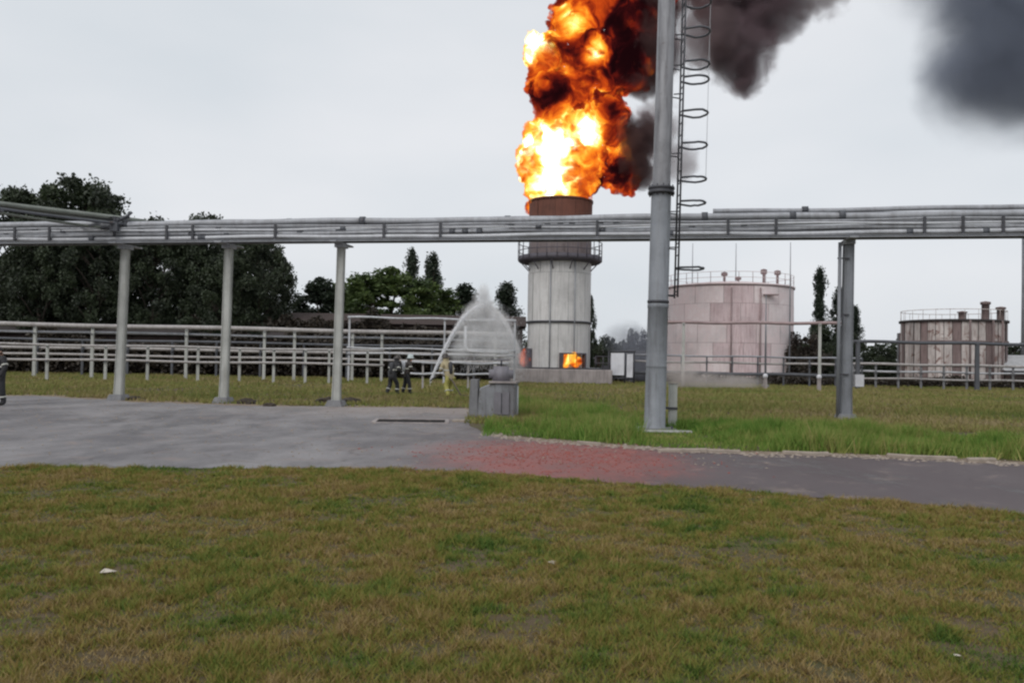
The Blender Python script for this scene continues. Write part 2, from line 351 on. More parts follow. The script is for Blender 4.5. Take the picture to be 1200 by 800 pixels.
# ================================================================== GROUND
def sheet(name, pts, z, m, label, kind='structure', cat=None, th=None):
    me = bpy.data.meshes.new(name); me.from_pydata([(p[0], p[1], z) for p in pts], [], [tuple(range(len(pts)))]); me.update()
    o = link(name, me, m); return tag(o, label, cat, kind=kind)
gm = MB(); gm.add([(-900, -60, 0), (900, -60, 0), (900, 1500, 0), (-900, 1500, 0)], [(0, 1, 2, 3)])
tag(gm.build('ground', M['ground']), 'olive and brown turf ground stretching to the horizon', kind='structure')

def dens(pts, step=0.35, jit=0.05, seed=0):
    out = []; r = random.Random(seed)
    for a, b in zip(pts[:-1], pts[1:]):
        a = Vector(a); b = Vector(b); n = max(1, int((b-a).length/step))
        for i in range(n):
            q = a.lerp(b, i/n); k = mnoise.noise(q*0.8+Vector((seed, 0, 0)))*jit*2.2
            q.y += k+r.uniform(-jit, jit)*0.5; out.append(q)
    out.append(Vector(pts[-1])); return out
near_px = [(-160, 548), (0, 548), (200, 549), (400, 549), (500, 551), (600, 556), (700, 563), (800, 571), (900, 579), (1000, 586), (1100, 594), (1320, 610)]
far_px = [(1320, 552), (1200, 545), (1100, 540), (1000, 536), (900, 533), (800, 529), (750, 526), (700, 523), (640, 518), (600, 514), (565, 507), (550, 498), (552, 488), (560, 482), (540, 479), (420, 477), (330, 476), (260, 475), (150, 470), (60, 465), (0, 463), (-160, 457)]
near_e = dens([ground(*p) for p in near_px], 0.2, 0.14, 3); far_e = dens([ground(*p) for p in far_px[:10]], 0.3, 0.10, 5)[:-1]+dens([ground(*p) for p in far_px[9:]], 0.3, 0.28, 6)
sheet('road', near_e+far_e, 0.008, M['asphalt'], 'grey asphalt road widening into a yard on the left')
vg_in = dens([ground(*p)-Vector((0, 0.22, 0)) for p in far_px[:11]], 0.3, 0.08, 8)
vg_out = dens([ground(*p)+Vector((0, 0.75, 0)) for p in far_px[:11]], 0.3, 0.22, 9)
sheet('verge', vg_in+vg_out[::-1], 0.004, M['verge'], 'sandy broken verge along the far road edge')
vl_in = dens([ground(*p)-Vector((0, 0.8, 0)) for p in far_px[13:]], 0.3, 0.1, 12); vl_out = dens([ground(*p)+Vector((0, 1.1, 0)) for p in far_px[13:]], 0.3, 0.6, 14)
sheet('yard_verge', vl_in+vl_out[::-1], 0.005, M['verge'], 'sandy ragged verge behind the yard under the pipe rack')
# gravel scraps
def gravel(name, label, n, fpos, smin, smax, m):
    mb = MB(); r = random.Random(n)
    for i in range(n):
        c = fpos(r); s_ = r.uniform(smin, smax)
        vs = [Vector((x*r.uniform(.6, 1.2), y*r.uniform(.6, 1.2), z*r.uniform(.5, .9)))*s_ for x, y, z in ((1, 0, 0), (-1, 0, 0), (0, 1, 0), (0, -1, 0), (0, 0, .7), (0, 0, -.5))]
        a = r.uniform(0, 6.28); rot = Matrix.Rotation(a, 3, 'Z')
        mb.add([rot @ q+Vector((c[0], c[1], 0.012)) for q in vs], [(0, 2, 4), (2, 1, 4), (1, 3, 4), (3, 0, 4), (2, 0, 5), (1, 2, 5), (3, 1, 5), (0, 3, 5)])
    return tag(mb.build(name, m), label, kind='stuff')
def gv(r):
    k = r.random()**1.0*(len(vg_in)-1); q = vg_in[int(k)]; return (q.x+r.uniform(-.2, .2), q.y+r.gauss(0.25, 0.22))
gravel('gravel', 'pale gravel and stone scraps along the road edge', 800, gv, 0.015, 0.06, M['gravel'])

def gr_(r):
    d_ = r.uniform(13.5, 31); x_ = r.uniform(-.62, .30 if d_ < 20 else -.06)*d_; return (x_, d_)
o = gravel('loose_grit', 'loose grit and small stones scattered over the asphalt yard', 1400, gr_, 0.008, 0.035, M['gravel'])
def bc_(r): return (r.gauss(.8, 1.1), min(17.2, max(12.4, r.gauss(14.8, 1.2))))  # small red chips scattered over the red patch of the asphalt
gravel('red_chips', 'small red chips strewn over the road below the stack', 1100, bc_, 0.008, 0.03, M['red_grit'])
# big pale kerb fragments half sunk in the verge
for i, (px, py, wd) in enumerate([(800, 530, .9), (845, 531, .7), (935, 533, .55), (955, 534, .5), (1060, 537, .6), (1095, 538.5, .8), (1150, 541, .5), (690, 521.5, .5)]):
    p = ground(px, py); mb = MB(); mb.box((0, 0, 0.02), (wd, 0.13, 0.09), rz=0)
    o = mb.build('kerb_stone', M['gravel']); bevel_mesh(o.data, 0.02); o.location = (p.x, p.y, 0.01); o.rotation_euler = (R(random.uniform(-6, 6)), R(random.uniform(-3, 3)), R(random.uniform(-14, 2)))
    tag(o, ['pale sunken kerb stone just right of the tall mast', 'pale sunken kerb stone second to the right of the mast', 'short kerb scrap left of the grey rack post', 'short kerb scrap below the grey rack post', 'kerb scrap below the dark clad tank left side', 'longer kerb scrap below the dark clad tank', 'kerb scrap nearest the right picture edge', 'kerb scrap left of the tall mast foot'][i], 'kerb stone', 'sunken kerb stones along the far road edge')

# sunken hatch in the yard
p = ground(482, 494); h = thing('sunken_hatch', 'dark sunken hatch with pale rim in the asphalt yard', 'hatch', (p.x, p.y, 0.0), R(4))
mb = MB(); mb.box((0, 0, 0.0125), (1.75, 1.1, 0.009)); mb.build('lid', M['wet'], h)
for (c, s) in (((0, .62, .018), (1.95, .12, .036)), ((0, -.62, .016), (1.95, .12, .03)), ((-.93, 0, .017), (.1, 1.1, .034)), ((.93, 0, .017), (.1, 1.1, .034))):
    mb = MB(); mb.box(c, s); mb.build('rim', M['slab'], h)
p = ground(538, 494); mb = MB(); mb.box((0, 0, 0.02), (.34, .5, .05)); o = mb.build('concrete_scrap', M['gravel']); o.location = (p.x, p.y, .01)
tag(o, 'small pale concrete scrap right of the sunken hatch', 'concrete scrap')
# litter
mb = MB(); mb.add([(-.06, -.04, .0), (.06, -.035, .012), (.07, .04, .0), (-.05, .045, .02), (0, 0, .03)], [(0, 1, 4), (1, 2, 4), (2, 3, 4), (3, 0, 4), (3, 2, 1, 0)])
for i, (px, py, lb) in enumerate([(126, 673, 'crumpled white paper scrap on the lawn at left'), (647, 662, 'small pale paper scrap in the middle of the lawn'), (1122, 772, 'tiny pale scrap on the lawn near bottom right')]):
    p = ground(px, py); o = mb.build('paper_scrap', M['paper']); o.location = (p.x, p.y, .02); o.rotation_euler = (0, 0, i*1.3); o.scale = [(.85, .85, .85), (.7, .7, .7), (.35, .35, .35)][i]
    tag(o, lb, 'paper scrap', 'litter on the lawn')

# ------------------------------------------------------------------ grass blades
def poly_road(x):  # y of near edge at x, interpolated
    return np.interp(x, NEX, NEY)
NEX = np.array([q.x for q in near_e]); NEY = np.array([q.y for q in near_e]); NEX, NEY = NEX[np.argsort(NEX)], NEY[np.argsort(NEX)]
FEX = np.array([q.x for q in far_e]); FEY = np.array([q.y for q in far_e]); _o = np.argsort(FEX); FEX, FEY = FEX[_o], FEY[_o]
def vnoise(x, y, s, seed=0):
    """cheap value noise"""
    rng = np.random.default_rng(seed); T = rng.random((64, 64)); u = x*s % 64; v = y*s % 64
    i = u.astype(int); j = v.astype(int); fu = u-i; fv = v-j; fu = fu*fu*(3-2*fu); fv = fv*fv*(3-2*fv); i2 = (i+1) % 64; j2 = (j+1) % 64; i %= 64; j %= 64
    return (T[i, j]*(1-fu)+T[i2, j]*fu)*(1-fv)+(T[i, j2]*(1-fu)+T[i2, j2]*fu)*fv
def blades(name, label, x, y, h, wd, lean, m, z0=0.0):
    n = len(x); a = RNG.uniform(0, 2*np.pi, n); la = RNG.uniform(0, 2*np.pi, n); ln = RNG.uniform(.2, 1, n)*lean*h
    dx, dy = np.cos(a)*wd/2, np.sin(a)*wd/2; V = np.zeros((n, 3, 3))
    V[:, 0] = np.stack([x-dx, y-dy, np.full(n, z0)], 1); V[:, 1] = np.stack([x+dx, y+dy, np.full(n, z0)], 1)
    V[:, 2] = np.stack([x+np.cos(la)*ln, y+np.sin(la)*ln, z0+h], 1)
    me = raw_mesh(name, V.reshape(-1, 3), n, 3); t = me.attributes.new('tint', 'FLOAT', 'FACE'); t.data.foreach_set('value', RNG.random(n).astype(np.float32))
    return tag(link(name, me, m), label, kind='stuff')
# lawn in front of the camera: density falls with distance
NB = 950000; d = 3.3+(RNG.random(NB)**0.95)*14.5; x = RNG.uniform(-1, 1, NB)*(d*0.68+0.8)
edge = poly_road(x); k = d < edge+RNG.normal(0, .05, NB)+0.03; x, d = x[k], d[k]
pn = vnoise(x, d, 1.3, 3)*.25+vnoise(x, d, 4.5, 4)*.35+vnoise(x, d, 13.0, 5)*.40; pn = np.clip((pn-.5)*2.2+.5, 0, 1); keep = RNG.random(len(x)) < 0.22+1.1*pn; x, d, pn = x[keep], d[keep], pn[keep]
hh = (0.014+0.050*pn**1.5)*RNG.uniform(.5, 1.5, len(x)); blades('lawn_grass', 'short olive and straw brown lawn grass in the foreground', x, d, hh, 0.004+0.0010*d, 1.5, M['lawn'])
mp_x, mp_y = ground(767, 503).x, ground(767, 503).y
# tall green strip beyond the road
def road_far(x): return np.interp(x, FEX, FEY)
NB = 130000; x = RNG.uniform(-0.6, 18, NB); y0 = road_far(np.clip(x, 0.2, 18)); y = y0+0.6+RNG.random(NB)**0.9*np.interp(x, [-1, 3, 4.5, 18], [11.5, 11.0, 6.0, 5.5])
pn = vnoise(x, y, 0.5, 9)*.5+vnoise(x, y, 1.8, 10)*.5; keep = (RNG.random(NB) < np.clip((pn-.18)*2.6, 0.05, 1)) & (RNG.random(NB) < np.clip((y-y0-.3)/1.0, .1, 1)); x, y, pn = x[keep], y[keep], pn[keep]
_in = (np.abs(x-mp_x) < .8) & (y < mp_y+.25); pn = np.where(_in, np.minimum(pn, .26), pn); _c = ~(_in & (np.abs(y-mp_y+.1) < .55) & (RNG.random(len(x)) < .85)); x, y, pn = x[_c], y[_c], pn[_c]
hgt = (0.06+0.75*np.clip(pn-.2, 0, 1)**1.2)*RNG.uniform(.4, 1.25, len(x)); blades('tall_grass', 'tall bright green grass strip beyond the road', x, y, hgt, np.full(len(x), 0.03), 0.7, M['tall'])
# field beyond
NB = 220000; y = 22+RNG.random(NB)**1.2*50; x = RNG.uniform(-.72, .72, NB)*y; ok = (y > np.where(x < -1.2, road_far(x)+.25+.9*vnoise(x+90, y, 1.2, 77)**2, road_far(np.clip(x, .2, 18))+4)); x, y = x[ok], y[ok]
pn = vnoise(x, y, .25, 15)*.6+vnoise(x, y, .9, 16)*.4; keep = RNG.random(len(x)) < .15+pn; x, y, pn = x[keep], y[keep], pn[keep]
blades('field_grass', 'dry olive field grass around the pipe supports and tanks', x, y, (.05+.16*pn)*RNG.uniform(.5, 1.4, len(x)), 0.03+0.0011*y, 0.9, M['field'])

# ================================================================== OVERHEAD PIPE RACK
RA = Vector((-26, 32.3, 0)); RB = Vector((24, 23.4, 0)); RD = (RB-RA).normalized(); RN = Vector((-RD.y, RD.x, 0))
def on_rack(x, z=0, off=0):
    t = (x-RA.x)/RD.x; q = RA+RD*t+RN*off; return Vector((q.x, q.y, z))
def rack_x(px, py=380):   # where the sight line of a column crosses the rack line
    v = ray(px, py); # x = v.x*t, y = v.y*t on the line
    t = (RA.y-RA.x*RD.y/RD.x)/(v.y-v.x*RD.y/RD.x); return v.x*t
rack = thing('pipe_rack', 'long overhead pipe rack of grey pipes crossing the whole view on posts', 'pipe rack', on_rack(0))
RI = Matrix.Translation(-on_rack(0))
def rk(mb): mb.v = [tuple(Vector(v)-on_rack(0)) for v in mb.v]; return mb
ZR = 5.58
pipes = [(0.055, -0.55, 'pipe_light', 0.065), (0.20, -0.5, 'pipe_silver', 0.06), (0.315, -0.58, 'pipe_light', 0.04), (0.575, -0.45, 'pipe_silver', 0.105), (0.425, -0.6, 'pipe_silver', 0.03),
         (0.13, -0.15, 'pipe_dark', 0.07), (0.30, 0.05, 'pipe_grey', 0.07), (0.47, 0.1, 'pipe_grey', 0.065), (0.66, 0.05, 'pipe_silver', 0.085),
         (0.18, 0.45, 'pipe_dark', 0.10), (0.62, 0.5, 'pipe_dark', 0.10), (0.80, -0.2, 'pipe_silver', 0.075)]
for i, (dz, off, mt, r) in enumerate(pipes):
    xs = np.arange(-25 if i < 11 else 6.2, 24.1, 0.9); pts = []
    for k, x_ in enumerate(xs):
        sag = 0.018*math.sin(x_*0.55+i*1.7)+0.012*math.sin(x_*1.3+i)
        pts.append(on_rack(x_, ZR+dz+sag, off+0.03*math.sin(x_*.3+i)))
    mb = rk(MB().tube(pts, r, 10)); pp = mb.build('pipe', M[mt], rack)
    for k in range(7 if i < 11 else 3):
        x_ = random.Random(i*7+k).uniform(-20 if i < 11 else 7, 20); q = on_rack(x_, ZR+dz, off)
        mb = rk(MB().tube([q-RD*.09, q+RD*.09], r*1.45, 10)); mb.build('flange', M['pipe_dark'], pp)
# longitudinal girder under the pipes
for off in (-0.68, 0.66):
    zg_ = ZR-0.05+(.12 if off > 0 else 0); a = on_rack(-25, zg_, off); b = on_rack(24, zg_, off); mb = MB(); ang = math.atan2(RD.y, RD.x)
    c = (a+b)/2; ln = (b-a).length; mb.box(c, (ln, .10, .016), rz=ang); mb.box(c-Vector((0, 0, .03)), (ln, .02, .044), rz=ang); mb.box(c-Vector((0, 0, .06)), (ln, .10, .016), rz=ang)
    rk(mb).build('girder', M['pipe_grey'], rack)
# clamps
for px in (30, 70, 205, 235, 700, 330, 455, 520, 850, 905, 1075, 1119, 1165):
    x_ = rack_x(px); q = on_rack(x_, ZR+.22, -.66); mb = MB(); mb.box(q, (.08, .05, .50), rz=ang); mb.box(on_rack(x_, ZR+.06, 0), (.06, 1.25, .05), rz=ang); rk(mb).build('hanger', M['steel_dark'], rack)
# posts
def post(px, wpx, m, lean, sq=True, cap=True):
    x_ = rack_x(px, 472); base = on_rack(x_); top = base+Vector((lean, 0, ZR-.13)); wd = wpx*base.y/1000
    mb = MB(); n_ = 4; vs = []
    for z, kx in ((0.0, 1.12), (0.8, 1.0), (ZR-.13, .94)):
        c = base+(top-base)*(z/(ZR-.13))
        ch = wd*.12
        for sx, sy in ((-1, -1), (1, -1), (1, 1), (-1, 1)):
            for a_, b_ in (((wd/2-ch), wd/2), (wd/2, (wd/2-ch))) if sx*sy > 0 else ((wd/2, wd/2-ch), (wd/2-ch, wd/2)):
                vs.append(c+Vector((sx*a_*kx, sy*b_*kx, 0)))
    fs = [(i*8+k, i*8+(k+1) % 8, (i+1)*8+(k+1) % 8, (i+1)*8+k) for i in range(2) for k in range(8)]+[tuple(range(7, -1, -1)), tuple(range(16, 24))]
    mb.add(vs, fs); pst = rk(mb).build('post', m, rack)
    mb = MB(); mb.box(top+Vector((0, 0, .02)), (.26, 1.6, .05), rz=ang); mb.box(top+Vector((0, 0, -.06)), (.30, .5, .12), rz=ang); rk(mb).build('cross_beam', M['pipe_grey'], pst)
    mb = MB(); mb.box(base+Vector((0, 0, .10)), (wd*2.2, wd*2.2, .22), rz=ang, taper=.72); rk(mb).build('footing', M['conc_dark'], pst)
    return base
post(139, 9.3, M['conc'], .10); post(262, 9.3, M['conc'], .06); post(394, 9.6, M['conc'], .06); pb = post(991, 11.5, M['post_steel'], .05); post(-60, 9.3, M['conc'], .05); post(1330, 14, M['post_steel'], 0)
# thin service riser clipped to the right post
rb = pb+Vector((-.30, -.15, 0)); mb = MB().tube([rb, rb+Vector((.03, 0, ZR-.2))], .055, 8); rk(mb).build('riser_pipe', M['post_steel'], rack)
for z in (1.4, 3.2, 4.9):
    mb = MB(); mb.box(rb+Vector((.14, 0, z)), (.36, .05, .04)); rk(mb).build('pipe_clip', M['steel_dark'], rack)
mb = MB(); mb.box(pb+Vector((.36, -.05, 1.22)), (.26, .2, .36)); rk(mb).build('junction_box', M['white'], rack)
# clods of dark soil at the post feet
def clod(px, py, s, label):
    p = ground(px, py); bm = bmesh.new(); bmesh.ops.create_icosphere(bm, subdivisions=3, radius=1)
    for v in bm.verts:
        k = 1+.35*mnoise.noise(v.co*2.1+Vector((px, 0, 0)))+.15*mnoise.noise(v.co*6); v.co *= k; v.co.z = max(v.co.z, -.3)
    me = bpy.data.meshes.new('soil_heap'); bm.to_mesh(me); bm.free(); o = link('soil_heap', me, M['soil'], loc=(p.x, p.y, .02)); o.scale = (s, s*.7, s*.45)
    tag(o, label, 'soil heap', 'soil heaps at the rack posts')
clod(290, 473, .38, 'dark soil heap right of the second rack post'); clod(383, 472, .42, 'dark soil heap left of the third rack post foot'); clod(410, 472, .40, 'dark soil heap right of the third rack post foot'); clod(316, 476, .22, 'small low soil heap between second and third rack posts')
clod(158, 469, .3, 'low soil heap beside the leftmost visible rack post')

# branch rack coming towards the camera at the left
cor = on_rack(rack_x(146, 270)); bdir = (Vector((at(0, 240, 27).x, 27, 0))-Vector((cor.x, cor.y, 0))).normalized()
br = thing('branch_pipe_rack', 'greenish branch pipes slanting off the rack at the upper left', 'pipe rack', (cor.x, cor.y, 0)); bnv = Vector((-bdir.y, bdir.x, 0))
for i, (off, dz, r, mt) in enumerate([(-.35, .72, .09, 'pipe_green'), (0.0, .70, .06, 'pipe_dark'), (.3, .74, .08, 'pipe_green'), (.55, .55, .05, 'pipe_dark'), (-.1, .48, .045, 'pipe_green')]):
    pts = [bnv*off+bdir*t+Vector((0, 0, ZR+dz+.05*math.sin(t*.5+i))) for t in np.arange(-.6, 13, 1.0)]
    MB().tube(pts, r, 10).build('pipe', M[mt], br)
for t in (1.2, 4.2, 7.2, 10.2):
    mb = MB(); mb.box(bdir*t+Vector((0, 0, ZR+.44)), (.07, 1.4, .07), rz=math.atan2(bdir.y, bdir.x)); mb.build('cross_bar', M['pipe_dark'], br)
mb = MB(); mb.box(bdir*9.6+Vector((0, 0, (ZR+.4)/2)), (.34, .34, ZR+.4)); mb.build('post', M['conc'], br)
# valve and fitting tangle at the corner
vl = thing('corner_manifold', 'dark tangle of fittings and valve where branch meets rack', 'pipe fitting', (cor.x, cor.y-.35, ZR+.2))
MB().tube([(-.5, -.3, .2), (-.1, -.35, .25), (.1, -.35, .5), (.45, -.3, .62)], .07, 8).build('elbow_pipe', M['pipe_dark'], vl)
MB().tube([(.0, -.42, -.1), (.0, -.42, .55)], .05, 8).build('stem', M['steel_dark'], vl)
MB().tube([(.35, -.45, .52), (.6, -.45, .74)], .05, 8).build('vent', M['pipe_dark'], vl)
mb = MB(); mb.lathe([(.14, -.02), (.17, 0), (.14, .02), (.12, 0), (.14, -.02)], 16, (0, -.42, .55)); mb.build('handwheel', M['steel_dark'], vl)
mb = MB(); mb.box((0, -.42, .2), (.26, .2, .26)); mb.build('valve_body', M['pipe_dark'], vl)

# ================================================================== TALL MAST
mp_ = ground(767, 503); mast = thing('tall_mast', 'tall grey steel mast with caged ladder standing beside the road', 'mast', (mp_.x, mp_.y, 0)); mast.rotation_euler = (0, R(.85), 0)
DM = mp_.y/1000
def zm(py): return (425-py)*DM+EYE
zc = zm(226)
prof = [(r_*.90, z_) for r_, z_ in [(0.0, 0.02), (.325, 0.02), (.325, .06), (.29, .08), (.285, 1.5), (.285, 1.53), (.292, 1.54), (.292, 1.58), (.283, 1.60), (.278, 3.0), (.290, 3.01), (.290, 3.1), (.277, 3.11), (.272, zc)]]
MB().lathe(prof, 28).build('lower_shaft', M['mast'], mast)
MB().lathe([(.222, zc), (.205, 13.5), (0, 13.5)], 28).build('upper_shaft', M['mast_up'], mast)
cl_ = MB().lathe([(.2, zc-.02), (.33, zc-.02), (.33, zc+.04), (.31, zc+.05), (.31, zc+.09), (.33, zc+.1), (.33, zc+.15), (.22, zc+.15)], 28).build('flange_collar', M['steel_dark'], mast)
for k in range(12):
    a = 2*math.pi*k/12; MB().tube([(.295*math.cos(a), .295*math.sin(a), zc-.07), (.295*math.cos(a), .295*math.sin(a), zc+.2)], .018, 6).build('bolt', M['steel_dark'], cl_)
lad = bpy.data.objects.new('ladder', None); col.objects.link(lad); lad.parent = mast
zb, zt = zm(348), 13.2
for sy in (-.2, .2):
    MB().tube([(.44, sy, zb), (.44, sy, zt)], .024, 8).build('rail', M['steel_dark'], lad)
k = 0; z = zb+.15
rung = MB().tube([(.44, -.2, 0), (.44, .2, 0)], .014, 6).mesh('rung'); rung.materials.append(M['steel_dark'])
while z < zt:
    link('rung', rung, None, lad, (0, 0, z)); z += .3
for z in (zb+.05, zm(290), zm(248), zm(180), zm(110), zm(76), zm(40), 11.4):
    for sy in (-.2, .2):
        MB().tube([(.22, sy*.6, z), (.44, sy, z)], .016, 6).build('bracket', M['steel_dark'], lad)
hoop_pts = [(.44, -.2)]+[(.80+.30*math.cos(a), .36*math.sin(a)) for a in np.linspace(-math.pi/2-.25, math.pi/2+.25, 13)]+[(.44, .2)]
for i, py in enumerate((313, 236, 208, 168, 130, 90, 72, 33, -2, -40)):
    z = zm(py); MB().tube([(x_, y_, z+random.uniform(-.01, .01)) for x_, y_ in hoop_pts], .028, 6).build('cage_hoop', M['pipe_dark'], mast)
for a in (.0,):
    xx, yy = .80+.30*math.cos(a), .36*math.sin(a); MB().tube([(xx, yy, zm(208)), (xx, yy, 12.2)], .006, 5).build('cage_strip', M['pipe_light'], mast)
# band clamp at ladder foot
MB().lathe([(.245, zm(352)), (.268, zm(352)), (.268, zm(355)), (.245, zm(355))], 28).build('band_clamp', M['steel_dark'], mast)
mb = MB(); mb.box((0, 0, .0), (.95, .95, .1)); o = mb.build('base_plate', M['conc_dark'], mast)
for sx in (-.36, .36):
    for sy in (-.36, .36): MB().tube([(sx, sy, .03), (sx, sy, .12)], .025, 6).build('anchor_bolt', M['steel_dark'], mast)
# stub post and plank beside it
q = ground(788, 501); st = thing('stub_post', 'short pale concrete stub post with dark strap beside the mast foot', 'post', (q.x, q.y, 0))
mb = MB(); mb.box((0, 0, .56), (.19, .19, 1.12)); mb.build('shaft', M['conc'], st); mb = MB(); mb.box((-.03, -.02, .50), (.27, .2, .06)); mb.build('strap', M['steel_dark'], st); mb = MB(); mb.box((0, 0, 1.13), (.23, .23, .03)); mb.build('cap', M['slab'], st)
q = ground(770, 507); mb = MB(); mb.box((0, 0, .03), (1.5, .16, .04), rz=R(-1.5)); o = mb.build('plank', M['conc']); o.location = (q.x, q.y-.28, .035); tag(o, 'pale weathered plank lying across the foot of the mast', 'plank')

# ================================================================== BURNING STACK
SX = at(654, 440, 66); SD = 66; S = thing('flare_stack', 'wide grey steel stack burning at the top, ringed by a gallery', 'stack', (SX.x, SD, 0)); rS = 2.42
def zs(py): return (423-py)*SD/1000+EYE
zbase = zs(432); ztop = zs(236); zg = zs(306)
def shell(parent, r0, r1, z0, z1, nplates, m, name='shell_plate', gap=.007, seg=4, rot=0, jit=.02, th=.03, mats=None, stain=None):
    for k in range(nplates):
        a0 = rot+2*math.pi*k/nplates; a1 = rot+2*math.pi*(k+1)/nplates-gap; dj = random.uniform(-jit, jit)
        if k < 0: continue
        mb = MB(); mb.lathe([(r0+dj, z0), (r1+dj, z1)], seg, a0=a0, a1=a1); mb.lathe([(r0+dj-th, z0), (r0+dj, z0)], seg, a0=a0, a1=a1); mb.lathe([(r1+dj, z1), (r1+dj-th, z1)], seg, a0=a0, a1=a1)
        mm = mats[k % len(mats)] if mats else m
        if stain is not None and abs(math.atan2(math.sin((a0+a1)/2-stain[0]), math.cos((a0+a1)/2-stain[0]))) < stain[1]: mm = stain[2]
        mb.build(name, mm, parent)
MB().lathe([(rS-.06, zbase), (rS-.06, ztop-.1)], 48).build('inner_liner', M['steel_dark'], S)
shell(S, rS, rS, zbase, zs(378), 10, M['stack'], rot=.25); shell(S, rS+.012, rS+.012, zs(378)+.02, zs(322), 10, M['stack'], rot=.55); shell(S, rS, rS, zs(322)+.02, zg-.15, 10, M['stack'], rot=.25)
shell(S, rS-.02, rS-.02, zg-.13, zs(262), 10, M['stack_top'], rot=.4); shell(S, rS, rS+.03, zs(262)+.02, ztop, 10, M['stack_rust'], rot=.1)
MB().lathe([(rS+.02, zs(378)-.1), (rS+.12, zs(378)-.1), (rS+.12, zs(378)+.06), (rS+.02, zs(378)+.06)], 48).build('ring_band', M['steel_dark'], S)
MB().lathe([(rS-.1, ztop-.14), (rS+.09, ztop-.14), (rS+.09, ztop+.03), (rS-.1, ztop+.03)], 48).build('rim', M['stack_rust'], S)
for a in (-1.9, -1.15): MB().tube([((rS+.1)*math.cos(a), (rS+.1)*math.sin(a), zbase), ((rS+.1)*math.cos(a), (rS+.1)*math.sin(a), zg)], .045, 6).build('drain_pipe', M['pipe_grey'], S)
# gallery
g = bpy.data.objects.new('gallery', None); col.objects.link(g); g.parent = S
rg = rS+.82
MB().lathe([(rS+.02, zg-.22), (rg-.15, zg-.16), (rg, zg-.05), (rg, zg+.3), (rg-.05, zg+.3), (rg-.05, zg), (rS+.02, zg)], 48).build('deck', M['gallery'], g)
for k in range(26):
    a = 2*math.pi*k/26; MB().tube([(rg*math.cos(a), rg*math.sin(a), zg), (rg*math.cos(a), rg*math.sin(a), zg+1.35)], .035, 6).build('baluster', M['gallery'], g)
for z in (.7, 1.35):
    MB().tube([(rg*math.cos(a), rg*math.sin(a), zg+z) for a in np.linspace(0, 2*math.pi, 49)], .032, 6).build('rail', M['gallery'], g)
for k in range(12):
    a = 2*math.pi*(k+.5)/12; MB().tube([((rS)*math.cos(a), rS*math.sin(a), zg-.8), ((rg-.2)*math.cos(a), (rg-.2)*math.sin(a), zg-.15)], .04, 6).build('strut', M['gallery'], g)
# plinth and fire doors
mb = MB(); mb.box((.02, 0, zbase/2-.0), (7.6, 6.4, zbase)); pl = mb.build('plinth', M['slab'], S); bevel_mesh(pl.data, .05)
mb = MB(); mb.box((-.2, 0, zbase+.06), (7.0, 6.0, .10)); mb.build('plinth_edge', M['steel_dark'], S)
def fire_door(a, wd, hh_, name='fire_door'):
    c = Vector(((rS+.15)*math.cos(a), (rS+.15)*math.sin(a), zbase+.12)); rot = a+math.pi/2; Rm = Matrix.Rotation(rot, 3, 'Z')
    e = bpy.data.objects.new(name, None); col.objects.link(e); e.parent = S; e.location = c; e.rotation_euler = (0, 0, rot)
    for cc, ss in (((-wd/2, 0, hh_/2), (.12, .5, hh_)), ((wd/2, 0, hh_/2), (.12, .5, hh_)), ((0, 0, hh_+.05), (wd+.12, .5, .1)), ((wd*.12, .02, hh_/2), (.10, .4, hh_))):
        mb = MB(); mb.box(cc, ss); mb.build('frame_bar', M['gallery'], e)
    return c, rot
fd1 = fire_door(-math.pi/2+.38, 1.9, 1.0); fd2 = fire_door(-math.pi+.22, 1.5, 1.3)
# low side railing on plinth right
for z in (.5, 1.0):
    MB().tube([(2.6, -2.9, zbase+z), (3.7, -2.9, zbase+z)], .03, 6).build('side_rail', M['gallery'], S)
for x_ in (2.6, 3.15, 3.7): MB().tube([(x_, -2.9, zbase), (x_, -2.9, zbase+1.0)], .03, 6).build('side_rail_post', M['gallery'], S)
# framed white panels beside it
q = at(728, 440, 64); fr = thing('panel_frame', 'dark steel frame holding two white panels right of the stack', 'panel frame', (q.x, 64, 0))
for x_ in (-.95, .25, .95): MB().tube([(x_, 0, 0), (x_, 0, 2.5)], .07, 6).build('upright', M['steel_dark'], fr)
for z in (.45, 2.45): MB().tube([(-1, 0, z), (1.05, 0, z)], .07, 6).build('cross_bar', M['steel_dark'], fr)
mb = MB(); mb.box((-.3, -.05, 1.5), (1.0, .05, 1.65)); mb.build('white_panel', M['white'], fr); mb = MB(); mb.box((.62, -.05, 1.4), (.45, .05, 1.75)); mb.build('white_panel', M['white'], fr)
mb = MB(); mb.box((-1.2, .1, .7), (.5, .5, 1.4)); mb.build('control_cabinet', M['steel_dark'], fr)

# ================================================================== PALE STORAGE TANK
TD = 82; tq = at(853, 446, TD); T = thing('storage_tank', 'large pale pinkish storage tank with railed roof behind the mast', 'tank', (tq.x, TD, 0)); rT = 5.95
def zt_(py, hz=426.4, d_=TD): return (hz-py)*d_/1000+EYE
hT = zt_(338)
MB().lathe([(rT-.08, 0), (rT-.08, hT-.05)], 56).build('inner_shell', M['tank_trim'], T)
nc = 5
for i in range(nc): shell(T, rT+.015*(i % 2), rT+.015*(i % 2), hT*i/nc+.01, hT*(i+1)/nc-.015, 14, M['tank_white'], rot=.2*i, gap=.005, seg=4, jit=.008, stain=(-1.6, .34, M['tank_stain']))
MB().lathe([(rT+.12, hT-.05), (rT+.12, hT+.05), (rT*.5, hT+.45), (.01, hT+.62)], 56).build('roof', M['tank_white'], T)
MB().lathe([(rT+.03, hT-.16), (rT+.1, hT-.16), (rT+.1, hT-.04), (rT+.03, hT-.04)], 56).build('top_ring', M['tank_trim'], T)
